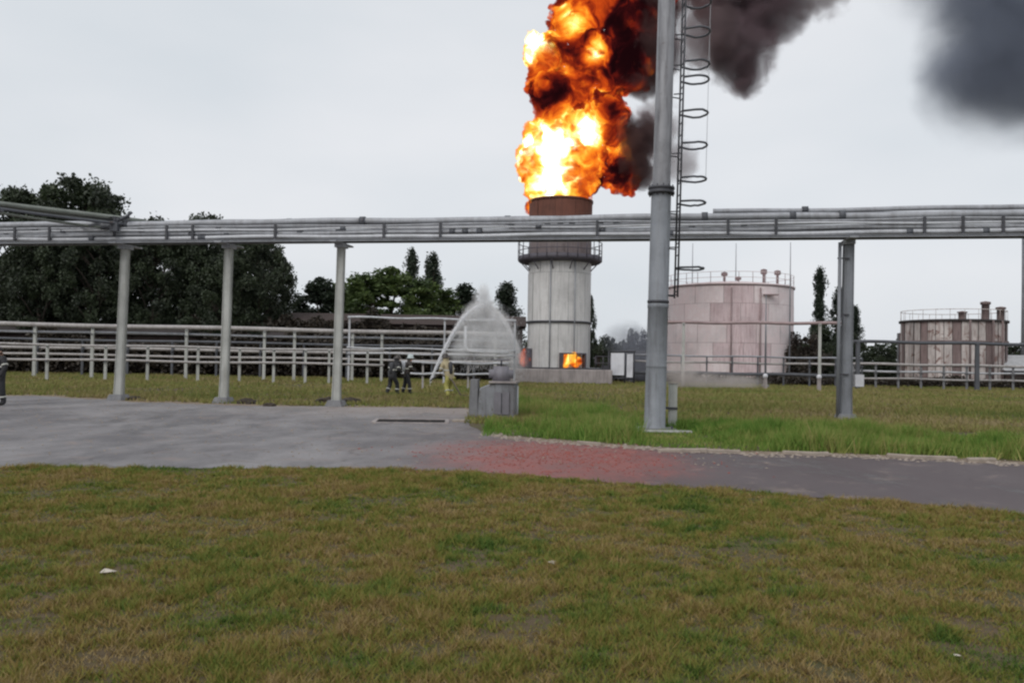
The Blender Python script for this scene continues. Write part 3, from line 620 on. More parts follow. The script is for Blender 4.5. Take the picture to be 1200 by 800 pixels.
rl = bpy.data.objects.new('roof_railing', None); col.objects.link(rl); rl.parent = T
for k in range(30):
    a = 2*math.pi*k/30; MB().tube([(rT*math.cos(a), rT*math.sin(a), hT), (rT*math.cos(a), rT*math.sin(a), hT+1.05)], .028, 5).build('baluster', M['tank_trim'], rl)
for z in (.55, 1.05): MB().tube([(rT*math.cos(a), rT*math.sin(a), hT+z) for a in np.linspace(0, 2*math.pi, 49)], .024, 5).build('rail', M['tank_white'], rl)
for (x_, y_, hh_) in ((-1.2, -3, 1.1), (2.6, -2.5, 1.5), (3.6, -3.4, 1.3), (.6, -1, .9)):
    MB().lathe([(.12, 0), (.12, hh_*.7), (.3, hh_*.75), (.3, hh_), (0, hh_+.1)], 12, (x_, y_, hT+.1)).build('roof_vent', M['tank_trim'], T)
for a in (-1.35, -1.78): MB().tube([((rT+.15)*math.cos(a), (rT+.15)*math.sin(a), .2), ((rT+.15)*math.cos(a), (rT+.15)*math.sin(a), hT-.4)], .07, 6).build('side_pipe', M['tank_trim'], T)
mb = MB(); mb.box(((rT+.3)*math.cos(-1.2), (rT+.3)*math.sin(-1.2), hT-1.0), (1.3, .6, .1)); mb.build('landing', M['tank_trim'], T)
MB().lathe([(rT, .02), (rT+.35, .02), (rT+.35, .22), (rT, .22)], 56).build('foundation_ring', M['slab'], T)

# ================================================================== DARK CLAD TANK
DD = 78; dq = at(1116, 452, DD); D = thing('clad_tank', 'rust streaked tank with vertical cladding panels at the right', 'tank', (dq.x, DD, 0)); rD = 4.35
hD = (430.6-377)*DD/1000+EYE
MB().lathe([(rD-.12, 0), (rD-.12, hD-.05), (rD*.5, hD+.15), (.01, hD+.3)], 48).build('inner_shell', M['shed_dark'], D)
mats_ = [M['clad_pale'], M['clad_rust'], M['clad_pale'], M['clad_pale'], M['clad_pale'], M['clad_pale'], M['conc_dark']]
for k in range(40):
    a0 = 2*math.pi*k/40; zt2 = hD+random.uniform(-.12, .03); z0 = random.uniform(.15, .7)
    mb = MB(); dj = random.uniform(-.05, .06); mb.lathe([(rD+dj, z0), (rD+dj, zt2)], 2, a0=a0, a1=a0+2*math.pi/40-.012); mb.lathe([(rD+dj, zt2), (rD+dj-.05, zt2)], 2, a0=a0, a1=a0+2*math.pi/40-.012); mb.build('cladding_panel', mats_[(k*5+k//4) % 7], D)
MB().lathe([(rD+.02, hD-.12), (rD+.16, hD-.12), (rD+.16, hD+.08), (rD-.1, hD+.08)], 48).build('top_ring', M['shed_dark'], D)
for z in (1.9, 4.0): MB().lathe([(rD+.07, z-.06), (rD+.12, z-.06), (rD+.12, z+.06), (rD+.07, z+.06)], 48).build('hoop_band', M['clad_rust'], D)
rl = bpy.data.objects.new('roof_railing', None); col.objects.link(rl); rl.parent = D
for k in range(24):
    a = 2*math.pi*k/24; MB().tube([(rD*math.cos(a), rD*math.sin(a), hD), (rD*math.cos(a), rD*math.sin(a), hD+.95)], .02, 5).build('baluster', M['clad_pale'], rl)
MB().tube([(rD*math.cos(a), rD*math.sin(a), hD+.95) for a in np.linspace(0, 2*math.pi, 41)], .03, 5).build('rail', M['clad_pale'], rl)
for x_, hh_ in ((1.55, 1.6), (2.9, 1.15), (-.5, .7)): MB().lathe([(.32, 0), (.32, hh_*.85), (.42, hh_*.86), (.42, hh_), (0, hh_+.08)], 12, (x_, -2.6, hD+.1)).build('roof_vent', M['clad_rust'], D)
for a in (-1.75, -1.3, -1.05): MB().tube([((rD+.25)*math.cos(a), (rD+.25)*math.sin(a), .1), ((rD+.25)*math.cos(a), (rD+.25)*math.sin(a), hD)], .09, 6).build('down_pipe', M['clad_rust'], D)
# squat neighbour peeping out at its left
q = at(1064, 450, 84); E = thing('squat_tank', 'lower grey tank peeping out left of the rust streaked tank', 'tank', (q.x+1.2, 84, 0))
shell(E, 2.1, 2.1, 0, 5.0, 12, M['clad_rust'], 'shell_plate', jit=.01, mats=[M['clad_rust'], M['conc_dark']]); MB().lathe([(2.0, 0), (2.0, 5.0), (.01, 5.3)], 32).build('roof', M['shed_dark'], E)

# ================================================================== LOW PIPELINES
def pipeline(name, label, P0, P1, pl_, ms, supports, sw=.16, sm=None, kindname='support', zt=None):
    """P0,P1 ends on the ground; pl_ = list of (z, side offset, radius); supports = fractions"""
    P0 = Vector(P0); P1 = Vector(P1); t_ = thing(name, label, 'pipeline', (P0.x, P0.y, 0)); dv = P1-P0; dn = dv.normalized(); nn = Vector((-dn.y, dn.x, 0)); an = math.atan2(dn.y, dn.x)
    for i, (z, off, r) in enumerate(pl_):
        pts = [dv*k/14+nn*off+Vector((0, 0, z+.03*math.sin(k*1.1+i*2))) for k in range(15)]
        MB().tube(pts, r, 8).build('pipe', M[ms[i % len(ms)]], t_)
    ztop_ = zt or max(z for z, _, _ in pl_)
    for f in supports:
        b = dv*f; mb = MB(); mb.box(b+Vector((0, 0, ztop_/2)), (sw, sw, ztop_), rz=an, taper=.9); o = mb.build(kindname, sm or M['conc'], t_)
        for z, off, r in pl_:
            mb = MB(); mb.box(b+Vector((0, 0, z-r-.03)), (.1, max(.3, abs(off)*2+.25), .06), rz=an); mb.build('saddle', M['pipe_dark'], o)
    return t_
def fr_(P0, P1, px):   # fraction along the line where column px crosses
    best = 0; bd = 1e9
    for i in range(401):
        f = i/400*1.0; q = Vector(P0).lerp(Vector(P1), f); s = CM.transposed() @ (q-Vector((0, 0, EYE))); u = 600+1000*s.x/-s.z
        if abs(u-px) < bd: bd = abs(u-px); best = f
    return best
def gp(px, d): q = at(px, 430, d); return Vector((q.x, d, 0))
A0, A1 = gp(-90, 49), gp(450, 54)
pipeline('front_pipeline', 'nearest low pipeline of two pale pipes on short posts, left', A0, A1, [(2.1, 0, .07), (1.22, -.14, .075)], ['low_pipe'], [fr_(A0, A1, p) for p in (-30, 54, 123, 172, 232, 280, 320, 357, 385, 430)], .16)
B0, B1 = gp(-120, 50.5), gp(640, 63)
B0 = gp(-120, 47); 
B0, B1 = gp(-120, 55), gp(600, 60)
pipeline('tall_pipeline', 'taller thick pipeline behind the low pipes at left', B0, B1, [(3.45, 0, .15), (3.0, .3, .08)], ['low_pipe', 'pipe_grey'], [fr_(B0, B1, p) for p in (-40, 40, 108, 218, 308, 345, 412, 447, 580)], .19)
C0, C1 = gp(-120, 62), gp(604, 66)
pipeline('rear_pipeline', 'rear run of thin dark pipes before the undergrowth, left', C0, C1, [(2.6, 0, .09), (2.0, .2, .12), (1.5, -.2, .09)], ['pipe_dark', 'low_pipe', 'low_pipe'], [i/14 for i in range(15)], .16, M['pipe_dark'])
F0, F1 = gp(406, 57), gp(604, 58)
pipeline('frame_pipeline', 'tall pale pipe frame left of the stack', F0, F1, [(4.35, 0, .07), (2.3, -.1, .06), (1.95, 0, .06)], ['pipe_light'], [fr_(F0, F1, p) for p in (408, 520, 602)], .13, M['pipe_light'])
G0, G1 = gp(470, 46), gp(596, 47)
pipeline('hose_side_pipeline', 'short low pale pipes right of the crouching firefighter', G0, G1, [(1.45, 0, .06), (.85, 0, .06)], ['pipe_light'], [.2, .62, .97], .1, M['low_pipe'])
# L shaped riser inside the spray
q = gp(545, 57.6); o = MB().tube([(0, 0, 3.9), (0, 0, 2.5), (.15, 0, 2.28), (.4, 0, 2.2), (2.9, 0.1, 2.15)], .1, 8).build('elbow_pipe', M['pipe_light'], None, (q.x, q.y-.25, 0)); tag(o, 'pale L shaped pipe seen through the water spray', 'pipe')
H0, H1 = gp(776, 60), gp(990, 57)
pipeline('bridge_pipeline', 'high brownish pipe crossing in front of the pale tank', H0, H1, [(4.5, 0, .11)], ['tank_trim'], [fr_(H0, H1, p) for p in (800, 960)], .2, M['conc'])
I0, I1 = gp(740, 68), gp(1010, 66)
pipeline('lower_tank_pipeline', 'low pipes along the foot of the pale tank', I0, I1, [(2.25, 0, .07), (1.75, .2, .09), (.9, 0, .13)], ['pipe_grey', 'low_pipe', 'pipe_dark'], [i/9 for i in range(10)], .12, M['pipe_dark'])
J0, J1 = gp(1000, 62), gp(1260, 62)
pipeline('dark_pipe_bridge', 'dark pipe bridge on dark posts before the rust streaked tank', J0, J1, [(3.45, 0, .12)], ['pipe_dark'], [fr_(J0, J1, p) for p in (1145,)]+[.98, .02], .26, M['pipe_dark'])
K0, K1 = gp(1000, 66), gp(1270, 64)
pipeline('right_low_pipeline', 'pale low pipeline running to the right picture edge', K0, K1, [(1.85, 0, .10), (1.3, .2, .08), (.75, 0, .08)], ['low_pipe', 'pipe_light'], [i/10 for i in range(11)], .14, M['conc_dark'])
# small hydrants
for px, lb in ((897, 'white marker pillar at the foot of the pale tank'), (960, 'white marker pillar below the pipe bridge support')):
    q = gp(px, 56.4); o = thing('marker_pillar', lb, 'marker pillar', (q.x, q.y, 0), group='white marker pillars')
    mb = MB(); mb.box((0, 0, .4), (.22, .22, .8), taper=.85); mb.build('shaft', M['slab'], o); MB().sphere((0, 0, .9), .17).build('head', M['white'], o)
# thin lightning rods
for px, pt, d, lb in ((925, 284, 76, 'thin lightning rod right of the pale tank'), (897, 345, 62, 'thin dark rod before the pale tank'), (861, 285, 90, 'faint rod rising behind the pale tank'), (810, 285, 92, 'faint rod behind the ladder cage'), (1199, 262, 86, 'pale lamp mast at the right picture edge')):
    q = gp(px, d); zt2 = at(px, pt, d).z; r = .09 if px < 1100 else .24
    o = thing('lightning_rod' if px < 1100 else 'lamp_mast', lb, 'rod' if px < 1100 else 'mast', (q.x, d, 0)); MB().tube([(0, 0, 0), (0, 0, zt2*.6), (0, 0, zt2)], [r, r*.7, r*.3 if px < 1100 else r*.7], 8).build('shaft', M['post_steel'], o)
    mb = MB(); mb.box((0, 0, .1), (r*5, r*5, .2)); mb.build('foot', M['conc_dark'], o)

# ================================================================== SHEDS
def shed(name, label, px0, px1, d, hh_, depth, wm, rm, pitch=.6, bays=8):
    a = gp(px0, d); b = gp(px1, d); ln = b.x-a.x; o = thing(name, label, 'shed', ((a.x+b.x)/2, d, 0))
    bw = ln/bays
    for k in range(bays):
        x_ = -ln/2+bw*(k+.5); mb = MB(); mb.box((x_, random.uniform(-.03, .03), hh_/2), (bw-.05, .12, hh_)); mb.build('wall_panel', wm, o)
        if k % 2 == 0:
            mb = MB(); mb.box((x_, -.08, hh_*.45), (bw*.5, .06, hh_*.4)); mb.build('window', M['shed_dark'], o)
    mb = MB(); mb.box((0, depth/2+.1, hh_/2-.02), (ln-.1, depth, hh_-.04)); mb.build('back_block', M['shed_dark'], o)
    mb = MB(); mb.add([(-ln/2-.3, -.5, hh_), (ln/2+.3, -.5, hh_), (ln/2+.3, depth+.5, hh_), (-ln/2-.3, depth+.5, hh_), (-ln/2-.3, depth/2, hh_+pitch), (ln/2+.3, depth/2, hh_+pitch)], [(0, 1, 5, 4), (2, 3, 4, 5), (1, 2, 5), (3, 0, 4), (3, 2, 1, 0)]); mb.build('roof', rm, o)
    return o
shed('long_shed', 'long low dark brown shed under the trees behind the pipes', 330, 612, 74, 4.6, 6, M['shed'], M['shed'], 1.0, 12)
shed('brown_shed', 'dark brown shed wall under the big trees at left', -80, 330, 70, 3.2, 4, M['shed'], M['shed_dark'], .6, 14)
shed('pale_roof_shed', 'small shed with pale pitched roof at the right edge', 1178, 1260, 74, 1.5, 5, M['shed'], M['roof_pale'], 1.4, 4)
shed('far_shed', 'low dark shed behind the panel frame right of the stack', 700, 790, 92, 2.5, 4, M['shed'], M['shed_dark'], .5, 5)

# ================================================================== WELL BOX
q = ground(582, 491); Wb = thing('well_box', 'weathered grey concrete well box at the road edge', 'well box', (q.x, q.y+.45, 0), R(-6))
mb = MB(); mb.add([(-.52, -.45, 0), (.55, -.45, 0), (.55, .45, 0), (-.52, .45, 0), (-.46, -.42, .86), (-.12, -.42, 1.0), (.55, -.42, 1.0), (.55, .42, 1.0), (-.12, .42, 1.0), (-.46, .42, .86)], [(0, 1, 6, 5, 4), (1, 2, 7, 6), (2, 3, 9, 8, 7), (3, 0, 4, 9), (4, 5, 8, 9), (5, 6, 7, 8), (3, 2, 1, 0)])
o = mb.build('body', M['box'], Wb); bevel_mesh(o.data, .03)
mb = MB(); mb.box((.2, 0, 1.03), (.78, .98, .05)); mb.build('lid', M['slab'], Wb)
mb = MB(); mb.box((-.62, -.2, .55), (.26, .5, 1.1), taper=.8); mb.build('side_block', M['conc_dark'], Wb)
mb = MB(); mb.box((.18, -.463, .45), (.42, .03, .62)); mb.build('front_hatch', M['valve'], Wb)
mb = MB(); mb.box((.18, -.468, .45), (.03, .04, .56)); mb.build('hatch_bar', M['steel_dark'], Wb)
vs_ = thing('valve_stand', 'mauve grey valve stand with handwheel on top of the well box', 'valve', (q.x+.1, q.y+.5, 1.055))
MB().tube([(0, 0, 0), (0, 0, .42)], [.26, .22], 12).build('bonnet', M['valve'], vs_); MB().tube([(-.35, 0, .2), (.35, 0, .2)], .13, 10).build('body', M['valve'], vs_)
MB().tube([(0, 0, .4), (0, 0, .6)], .03, 6).build('stem', M['steel_dark'], vs_); MB().lathe([(.22, -.02), (.25, 0), (.22, .02), (.2, 0), (.22, -.02)], 16, (0, 0, .6)).build('handwheel', M['valve'], vs_)
q2 = ground(606, 490); o = MB().tube([(0, 0, 0), (0, .01, .92)], [.03, .026], 7).build('white_stake', M['white'], None, (q2.x, q2.y, 0)); tag(o, 'thin white stake right of the well box', 'stake')

# ================================================================== PEOPLE
def person(name, label, loc, rz, J, mats, helmet=None, s=1.0, tapes=True, hair=False):
    """J: joints; one skinned body; material by the nearest bone"""
    bones = [('pelvis', 'belly', 'coat'), ('belly', 'chest', 'coat'), ('chest', 'neck', 'coat'), ('neck', 'head', 'skin'), ('head', 'crown', 'skin')]
    for sd_ in 'LR':
        bones += [('chest', 'sh'+sd_, 'coat'), ('sh'+sd_, 'el'+sd_, 'coat'), ('el'+sd_, 'wr'+sd_, 'coat'), ('wr'+sd_, 'pa'+sd_, 'glove'),
                  ('pelvis', 'hp'+sd_, 'trous'), ('hp'+sd_, 'kn'+sd_, 'trous'), ('kn'+sd_, 'an'+sd_, 'trous'), ('an'+sd_, 'to'+sd_, 'boot')]
    rad = {'pelvis': (.19, .155), 'belly': (.19, .155), 'chest': (.215, .17), 'neck': (.065, .065), 'head': (.085, .095), 'crown': (.075, .085), 'sh': (.105, .105), 'el': (.08, .08), 'wr': (.06, .06), 'pa': (.045, .03), 'hp': (.105, .11), 'kn': (.095, .10), 'an': (.085, .085), 'to': (.05, .045)}
    names = list(J); idx = {k: i for i, k in enumerate(names)}
    me = bpy.data.meshes.new('skeleton'); me.from_pydata([J[k] for k in names], [(idx[a], idx[b]) for a, b, _ in bones], []); me.update()
    ob = bpy.data.objects.new('skeleton', me); col.objects.link(ob)
    sk = ob.modifiers.new('skin', 'SKIN'); sk.use_smooth_shade = True
    for k in names:
        r = rad.get(k) or rad[k[:2]]; me.skin_vertices[0].data[idx[k]].radius = r
    me.skin_vertices[0].data[idx['pelvis']].use_root = True
    ss_ = ob.modifiers.new('sub', 'SUBSURF'); ss_.levels = 2; ss_.render_levels = 2
    dg = bpy.context.evaluated_depsgraph_get(); bme = bpy.data.meshes.new_from_object(ob.evaluated_get(dg)); bpy.data.objects.remove(ob)
    # fingers, nose, ears joined into the same mesh
    ex = MB()
    for sd_ in 'LR':
        w_, p_ = Vector(J['wr'+sd_]), Vector(J['pa'+sd_]); dv = (p_-w_).normalized(); side = dv.cross(Vector((0, 0, 1)))
        side = side.normalized() if side.length > .1 else Vector((1, 0, 0)); dn = dv.cross(side)
        for i, ln in enumerate((.07, .085, .08, .06)):
            b0 = p_+side*(.03-.02*i); ex.tube([b0-dv*.01, b0+dv*ln*.5+dn*.012, b0+dv*ln*.8+dn*.045], [.011, .0095, .007], 6)
        b0 = w_.lerp(p_, .5)+side*.035; ex.tube([b0, b0+side*.03+dv*.03, b0+side*.03+dv*.065+dn*.02], [.012, .011, .008], 6)
    hd = Vector(J['head']); fw = Vector((0, 1, 0)); ex.tube([hd+Vector((0, .085, .035)), hd+Vector((0, .115, -.01)), hd+Vector((0, .085, -.02))], [.01, .016, .01], 6)
    for sx in (-1, 1): ex.sphere(hd+Vector((sx*.088, 0, .0)), (.012, .025, .035), 8, 6)
    bm = bmesh.new(); bm.from_mesh(bme); tmp = ex.mesh('extra'); nb = len(bm.verts); bm.from_mesh(tmp); bm.to_mesh(bme); bm.free()
    mats_k = ['coat', 'trous', 'boot', 'glove', 'skin']; 
    while bme.materials: bme.materials.pop(index=0)
    for k in mats_k: bme.materials.append(mats[k])
    segs = [(Vector(J[a]), Vector(J[b]), c, (rad.get(b) or rad[b[:2]])[0]) for a, b, c in bones]
    for f in bme.polygons:
        c = Vector(f.center); best = None; bd = 9
        for a, b, kk, r in segs:
            ab = b-a; t = max(0, min(1, (c-a).dot(ab)/max(1e-6, ab.length_squared))); d_ = (c-(a+ab*t)).length-r*.6
            if d_ < bd: bd = d_; best = kk
        f.material_index = mats_k.index(best); f.use_smooth = True
    root = thing(name, label, 'person', loc, rz); root.scale = (s, s, s)
    bo = link('body', bme, None, root)
    if helmet:
        c = hd+Vector((0, -.005, .05)); mb = MB(); mb.lathe([(.19, -.015), (.165, .0), (.14, .01), (.135, .06), (.11, .12), (.06, .155), (.001, .165)], 20, c); hm = mb.build('helmet', helmet, root)
        mb = MB(); mb.box(c+Vector((0, 0, .1)), (.025, .27, .1)); mb.build('comb', helmet, hm)
        mb = MB(); mb.lathe([(.125, .02), (.15, -.14), (.16, -.2)], 14, c, math.pi+.3, 2*math.pi-.3); mb.build('neck_flap', mats['coat'], root)
    if helmet:
        c = Vector(J['chest'])+Vector((0, -.24, -.08)); MB().tube([c-Vector((0, 0, .26)), c-Vector((0, 0, .22)), c+Vector((0, 0, .18)), c+Vector((0, 0, .24))], [.05, .085, .085, .03], 12).build('air_cylinder', M['pipe_light'] if helmet == M['helm_white'] else M['steel_dark'], root)
    if hair:
        mb = MB(); mb.sphere(hd+Vector((0, -.012, .05)), (.1, .108, .1), 14, 10); mb.build('hair', M['hair'], root)
    if tapes:
        for a, b, t, r in (('shL', 'elL', .7, .098), ('shR', 'elR', .7, .098), ('knL', 'anL', .55, .102), ('knR', 'anR', .55, .102)):
            a_, b_ = Vector(J[a]), Vector(J[b]); c = a_.lerp(b_, t); dv = (b_-a_).normalized(); MB().tube([c-dv*.022, c+dv*.022], r, 12).build('reflective_band', M['tape'], root)
        c = Vector(J['belly']).lerp(Vector(J['chest']), .3); mb = MB(); mb.lathe([(1, -.025), (1, .025)], 20); mb.v = [(c.x+x*.22, c.y+y*.185, c.z+z) for x, y, z in mb.v]; mb.build('reflective_band', M['tape'], root)
    return root
def standing(armL, armR, stance=.14, lean=.05, step=0.1, crouch=0.0):
    h_ = .93-crouch; J = {'pelvis': (0, 0, h_), 'belly': (0, lean*.4, h_+.18), 'chest': (0, lean, h_+.43), 'neck': (0, lean*1.3, h_+.58), 'head': (0, lean*1.5+.02, h_+.70), 'crown': (0, lean*1.5+.02, h_+.78)}
    for k, sx in (('L', -1), ('R', 1)):
        ar = armL if k == 'L' else armR
        J['sh'+k] = (sx*.19, lean*1.05, h_+.49); J['el'+k] = ar[0]; J['wr'+k] = ar[1]; J['pa'+k] = ar[2]
        st_ = step*sx
        J['hp'+k] = (sx*.10, 0, h_-.05); J['kn'+k] = (sx*(.11+stance*.2), st_*.5+.04+crouch*.7, (h_-.05)*.53+.03); J['an'+k] = (sx*stance, st_, .09); J['to'+k] = (sx*(stance+.03), st_+.16, .05)
    return J
dark = {'coat': M['coat_dark'], 'trous': M['trous_dark'], 'boot': M['boot'], 'glove': M['glove'], 'skin': M['skin']}
tan = {'coat': M['coat_tan'], 'trous': M['trous_yel'], 'boot': M['boot'], 'glove': M['glove'], 'skin': M['skin']}
brown = {'coat': M['coat_brown'], 'trous': M['trous_dark'], 'boot': M['boot'], 'glove': M['glove'], 'skin': M['skin']}
q = ground(459, 462.5); person('person', 'firefighter in dark coat and dark helmet, left of the pair by the pipes', (q.x, q.y, 0), R(-35), standing(((-.30, .14, 1.06), (-.22, .38, 1.0), (-.19, .45, .99)), ((.31, .06, 1.06), (.20, .34, .98), (.16, .41, .98)), step=.16, lean=.2, crouch=.12), dark, M['helm_dark'], s=1.06)
q = ground(476, 462); person('person', 'firefighter in dark coat with pale helmet, right of the pair by the pipes', (q.x, q.y, 0), R(-70), standing(((-.28, .12, 1.2), (-.16, .36, 1.18), (-.12, .42, 1.18)), ((.28, .12, 1.18), (.16, .36, 1.08), (.12, .43, 1.06)), lean=.1, step=.14), {**dark, 'coat': M['coat_brown']}, M['helm_white'])
q = ground(527, 465); P3 = person('person', 'crouching firefighter in tan coat and ochre trousers aiming the hose', (q.x, q.y, 0), R(40), standing(((-.26, .26, 1.02), (-.14, .50, 1.0), (-.10, .57, 1.0)), ((.26, .16, 1.0), (.12, .40, .98), (.08, .47, .98)), stance=.17, lean=.22, step=.14, crouch=.14), tan, M['helm_dark'], s=1.12)
q = ground(-1, 475); person('person', 'person in dark clothes with pale cuffs cut off by the left picture edge', (q.x, q.y, 0), R(150), standing(((-.30, .02, 1.16), (-.26, .14, .92), (-.25, .17, .86)), ((.30, .03, 1.15), (.28, .12, .92), (.27, .15, .86)), step=.06, lean=.02), dark, None, tapes=True, hair=True)
# nozzle and hose
nz_p = at(504, 446, 38.6); hose = thing('fire_hose', 'flat canvas fire hose with nozzle trailing from the crouching firefighter', 'hose', (nz_p.x, nz_p.y, 0))
tip = Vector((0, 0, nz_p.z)); c3 = Vector(P3.location)-Vector((nz_p.x, nz_p.y, 0)); hand = c3+Vector((-.45, .18, 1.0))
MB().tube([hand.lerp(tip, .4), tip], [.045, .028], 10).build('nozzle', M['steel_dark'], hose)
MB().tube([hand.lerp(tip, .45), hand, c3+Vector((.1, -.25, .75)), c3+Vector((.5, -.45, .12)), c3+Vector((1.1, -.4, .045)), c3+Vector((2.2, .2, .045)), c3+Vector((3.4, -.3, .045)), c3+Vector((4.6, .3, .045))], .033, 8).build('hose_line', M['rubber'], hose)

# ================================================================== VOLUME MATERIALS: fire, smoke, spray
def flame_mat(spots, bias=0.0, dens_=5.0, nscale=.42, name='flame'):
    m, n, o = newmat(name); p = pos(n)
    wn = N(n, 'TexNoise'); wn.inputs['Scale'].default_value = .38; wn.inputs['Detail'].default_value = 2; n.links.new(p, wn.inputs['Vector'])
    wv = N(n, 'VectorMath'); wv.operation = 'MULTIPLY_ADD'; n.links.new(wn.outputs['Color'], wv.inputs[0]); wv.inputs[1].default_value = (3.0, 3.0, 3.0); n.links.new(p, wv.inputs[2])
    n1 = noise_(n, wv.outputs[0], nscale, 5, .62, .6)
    h = None
    for (c, r, amt) in spots:
        dd = N(n, 'VectorMath'); dd.operation = 'DISTANCE'; n.links.new(p, dd.inputs[0]); dd.inputs[1].default_value = c
        f = maprange(n, dd.outputs['Value'], 0, r, amt, 0); h = f if h is None else math_(n, 'ADD', h, f)
    t = math_(n, 'ADD', math_(n, 'MULTIPLY', math_(n, 'SUBTRACT', n1, .5), 1.9), bias)
    if h is not None: t = math_(n, 'ADD', t, h)
    r = ramp(n, [(0.0, (.010, .002, .003)), (.16, (.035, .004, .005)), (.30, (.20, .014, .006)), (.44, (.62, .07, .008)), (.58, (1.0, .26, .015)), (.72, (1, .60, .07)), (.86, (1, .92, .42)), (1.0, (1, 1, .88))])
    n.links.new(t, r.inputs[0]); st_ = math_(n, 'ADD', maprange(n, t, .35, .72, 1.0, 1.35, False), maprange(n, t, .72, 1.15, 0, 4.5, False))
    er = noise_(n, wv.outputs[0], nscale*2.6, 4, .65, .8); dd_ = math_(n, 'MULTIPLY', maprange(n, er, .36, .54, .03, 1.0), dens_)
    ab = N(n, 'VolumeAbsorption'); ab.inputs['Color'].default_value = (0, 0, 0, 1); n.links.new(dd_, ab.inputs['Density'])
    em = N(n, 'Emission'); n.links.new(r.outputs[0], em.inputs['Color']); n.links.new(math_(n, 'MULTIPLY', st_, dd_), em.inputs['Strength'])
    ad = N(n, 'AddShader'); n.links.new(ab.outputs[0], ad.inputs[0]); n.links.new(em.outputs[0], ad.inputs[1]); n.links.new(ad.outputs[0], o.inputs['Volume'])
    try: m.cycles.volume_step_rate = 0.12
    except Exception: pass
    return m
def blob_mesh(name, blobs, voxel, disp):
    bm = bmesh.new()
    for c, r in blobs:
        g_ = bmesh.ops.create_icosphere(bm, subdivisions=3, radius=r); bmesh.ops.translate(bm, verts=g_['verts'], vec=c)
    me = bpy.data.meshes.new(name); bm.to_mesh(me); bm.free(); ob = bpy.data.objects.new(name, me); col.objects.link(ob)
    rm = ob.modifiers.new('r', 'REMESH'); rm.mode = 'VOXEL'; rm.voxel_size = voxel
    for i, (sz, st_) in enumerate(disp):
        tx = bpy.data.textures.new(name+'_tex', 'CLOUDS'); tx.noise_scale = sz; tx.noise_depth = 1
        dm = ob.modifiers.new('d', 'DISPLACE'); dm.texture = tx; dm.strength = st_; dm.mid_level = .5; dm.texture_coords = 'LOCAL'
    dg = bpy.context.evaluated_depsgraph_get(); out = bpy.data.meshes.new_from_object(ob.evaluated_get(dg)); bpy.data.objects.remove(ob)
    out.polygons.foreach_set('use_smooth', [True]*len(out.polygons)); return out
fl_px = [(652, 214, 39, 0), (634, 194, 30, -1), (655, 172, 43, 0), (690, 155, 33, 1), (672, 200, 38, -1), (640, 226, 28, 0), (668, 228, 24, 0), (618, 184, 14, 0), (622, 205, 14, 0), (632, 160, 22, -.5),
         (714, 192, 30, 1), (730, 205, 24, 1), (716, 165, 24, 1), (714, 135, 24, 0), (650, 108, 32, -1), (672, 98, 32, 0), (702, 108, 28, 1), (690, 70, 36, -1), (648, 66, 29, -1), (628, 64, 16, -1), (632, 95, 19, 0), (625, 45, 10, -1),
         (672, 30, 28, 0), (690, 5, 34, 0), (662, 14, 17, -1), (705, -35, 42, 0), (740, 62, 38, .5), (742, 22, 40, .5), (738, 86, 25, .5), (756, 48, 28, 1), (720, 40, 36, .3), (755, -20, 44, 1)]
blobs = [(at(px, py, 66+dz*.9), r*66/1000*.94) for px, py, r, dz in fl_px]
_fr = random.Random(5)
for c_, r_ in list(blobs):      # torn tongues round the rim
    for _ in range(5):
        a_ = _fr.uniform(0, 6.283); q_ = c_+Vector((math.cos(a_), _fr.uniform(-.6, .6), math.sin(a_)))*r_*_fr.uniform(.85, 1.08); blobs.append((q_, r_*_fr.uniform(.14, .3)))
fme = blob_mesh('flame', blobs, .16, [(1.5, .8), (.5, .6), (.22, .25)])
sp = [(at(645, 205, 65.2), 4.2, .62), (at(632, 172, 65.2), 3.4, .50), (at(685, 150, 64.6), 3.0, .55), (at(668, 185, 64.5), 2.9, .35), (at(612, 195, 66), 2.0, .35), (at(696, 64, 63.8), 1.6, .6), (at(627, 56, 65.2), 2.5, .60), (at(672, 26, 64.2), 2.4, .40), (at(668, 98, 64), 2.2, .10),
      (at(746, 50, 64.2), 3.6, -.40), (at(728, 80, 64.5), 2.6, -.2), (at(755, 0, 64.2), 3.4, -.34), (at(724, 20, 64.2), 2.0, -.24), (at(735, 205, 64.6), 2.4, -.30), (at(716, 128, 64.5), 1.7, -.12), (at(642, 108, 63.8), 2.1, -.26), (at(655, 2, 64.6), 1.6, -.15)]
FL = link('fire_plume', fme, flame_mat([(tuple(c), r, a) for c, r, a in sp], .38, 7.0)); tag(FL, 'roaring orange and yellow fire billowing from the top of the stack', 'fire')
# fires in the doors
def small_flame(label, c, rot, sx, sz):
    bl = [(Vector((-sx*.42, 0, .25)), .32), (Vector((sx*.12, 0, .3)), .34), (Vector((-sx*.2, 0, .65)), .36), (Vector((sx*.32, 0, .5)), .3), (Vector((-sx*.4, 0, .75)), .24), (Vector((.1, 0, sz*.85)), .24)]
    me = blob_mesh('door_fire', bl, .09, [(.4, .2)]); o = link('door_fire', me, M['flame2'], loc=c); o.rotation_euler = (0, 0, rot); tag(o, label, 'fire', 'small fires at the foot of the stack')
M['flame2'] = flame_mat([], .45, 9.0, .7, 'door_flame'); M['flame3'] = flame_mat([], .36, 5.0, .9, 'door_flame_red')
SO = Vector(S.location)
small_flame('orange fire glowing in the right hand opening at the stack foot', SO+fd1[0]+Vector((0.0, -.1, 0.02)), fd1[1], 1.5, 1.1)
bl = [(Vector((0, 0, .3)), .42), (Vector((-.1, 0, .75)), .4), (Vector((.15, 0, .5)), .4), (Vector((.1, 0, 1.15)), .28)]
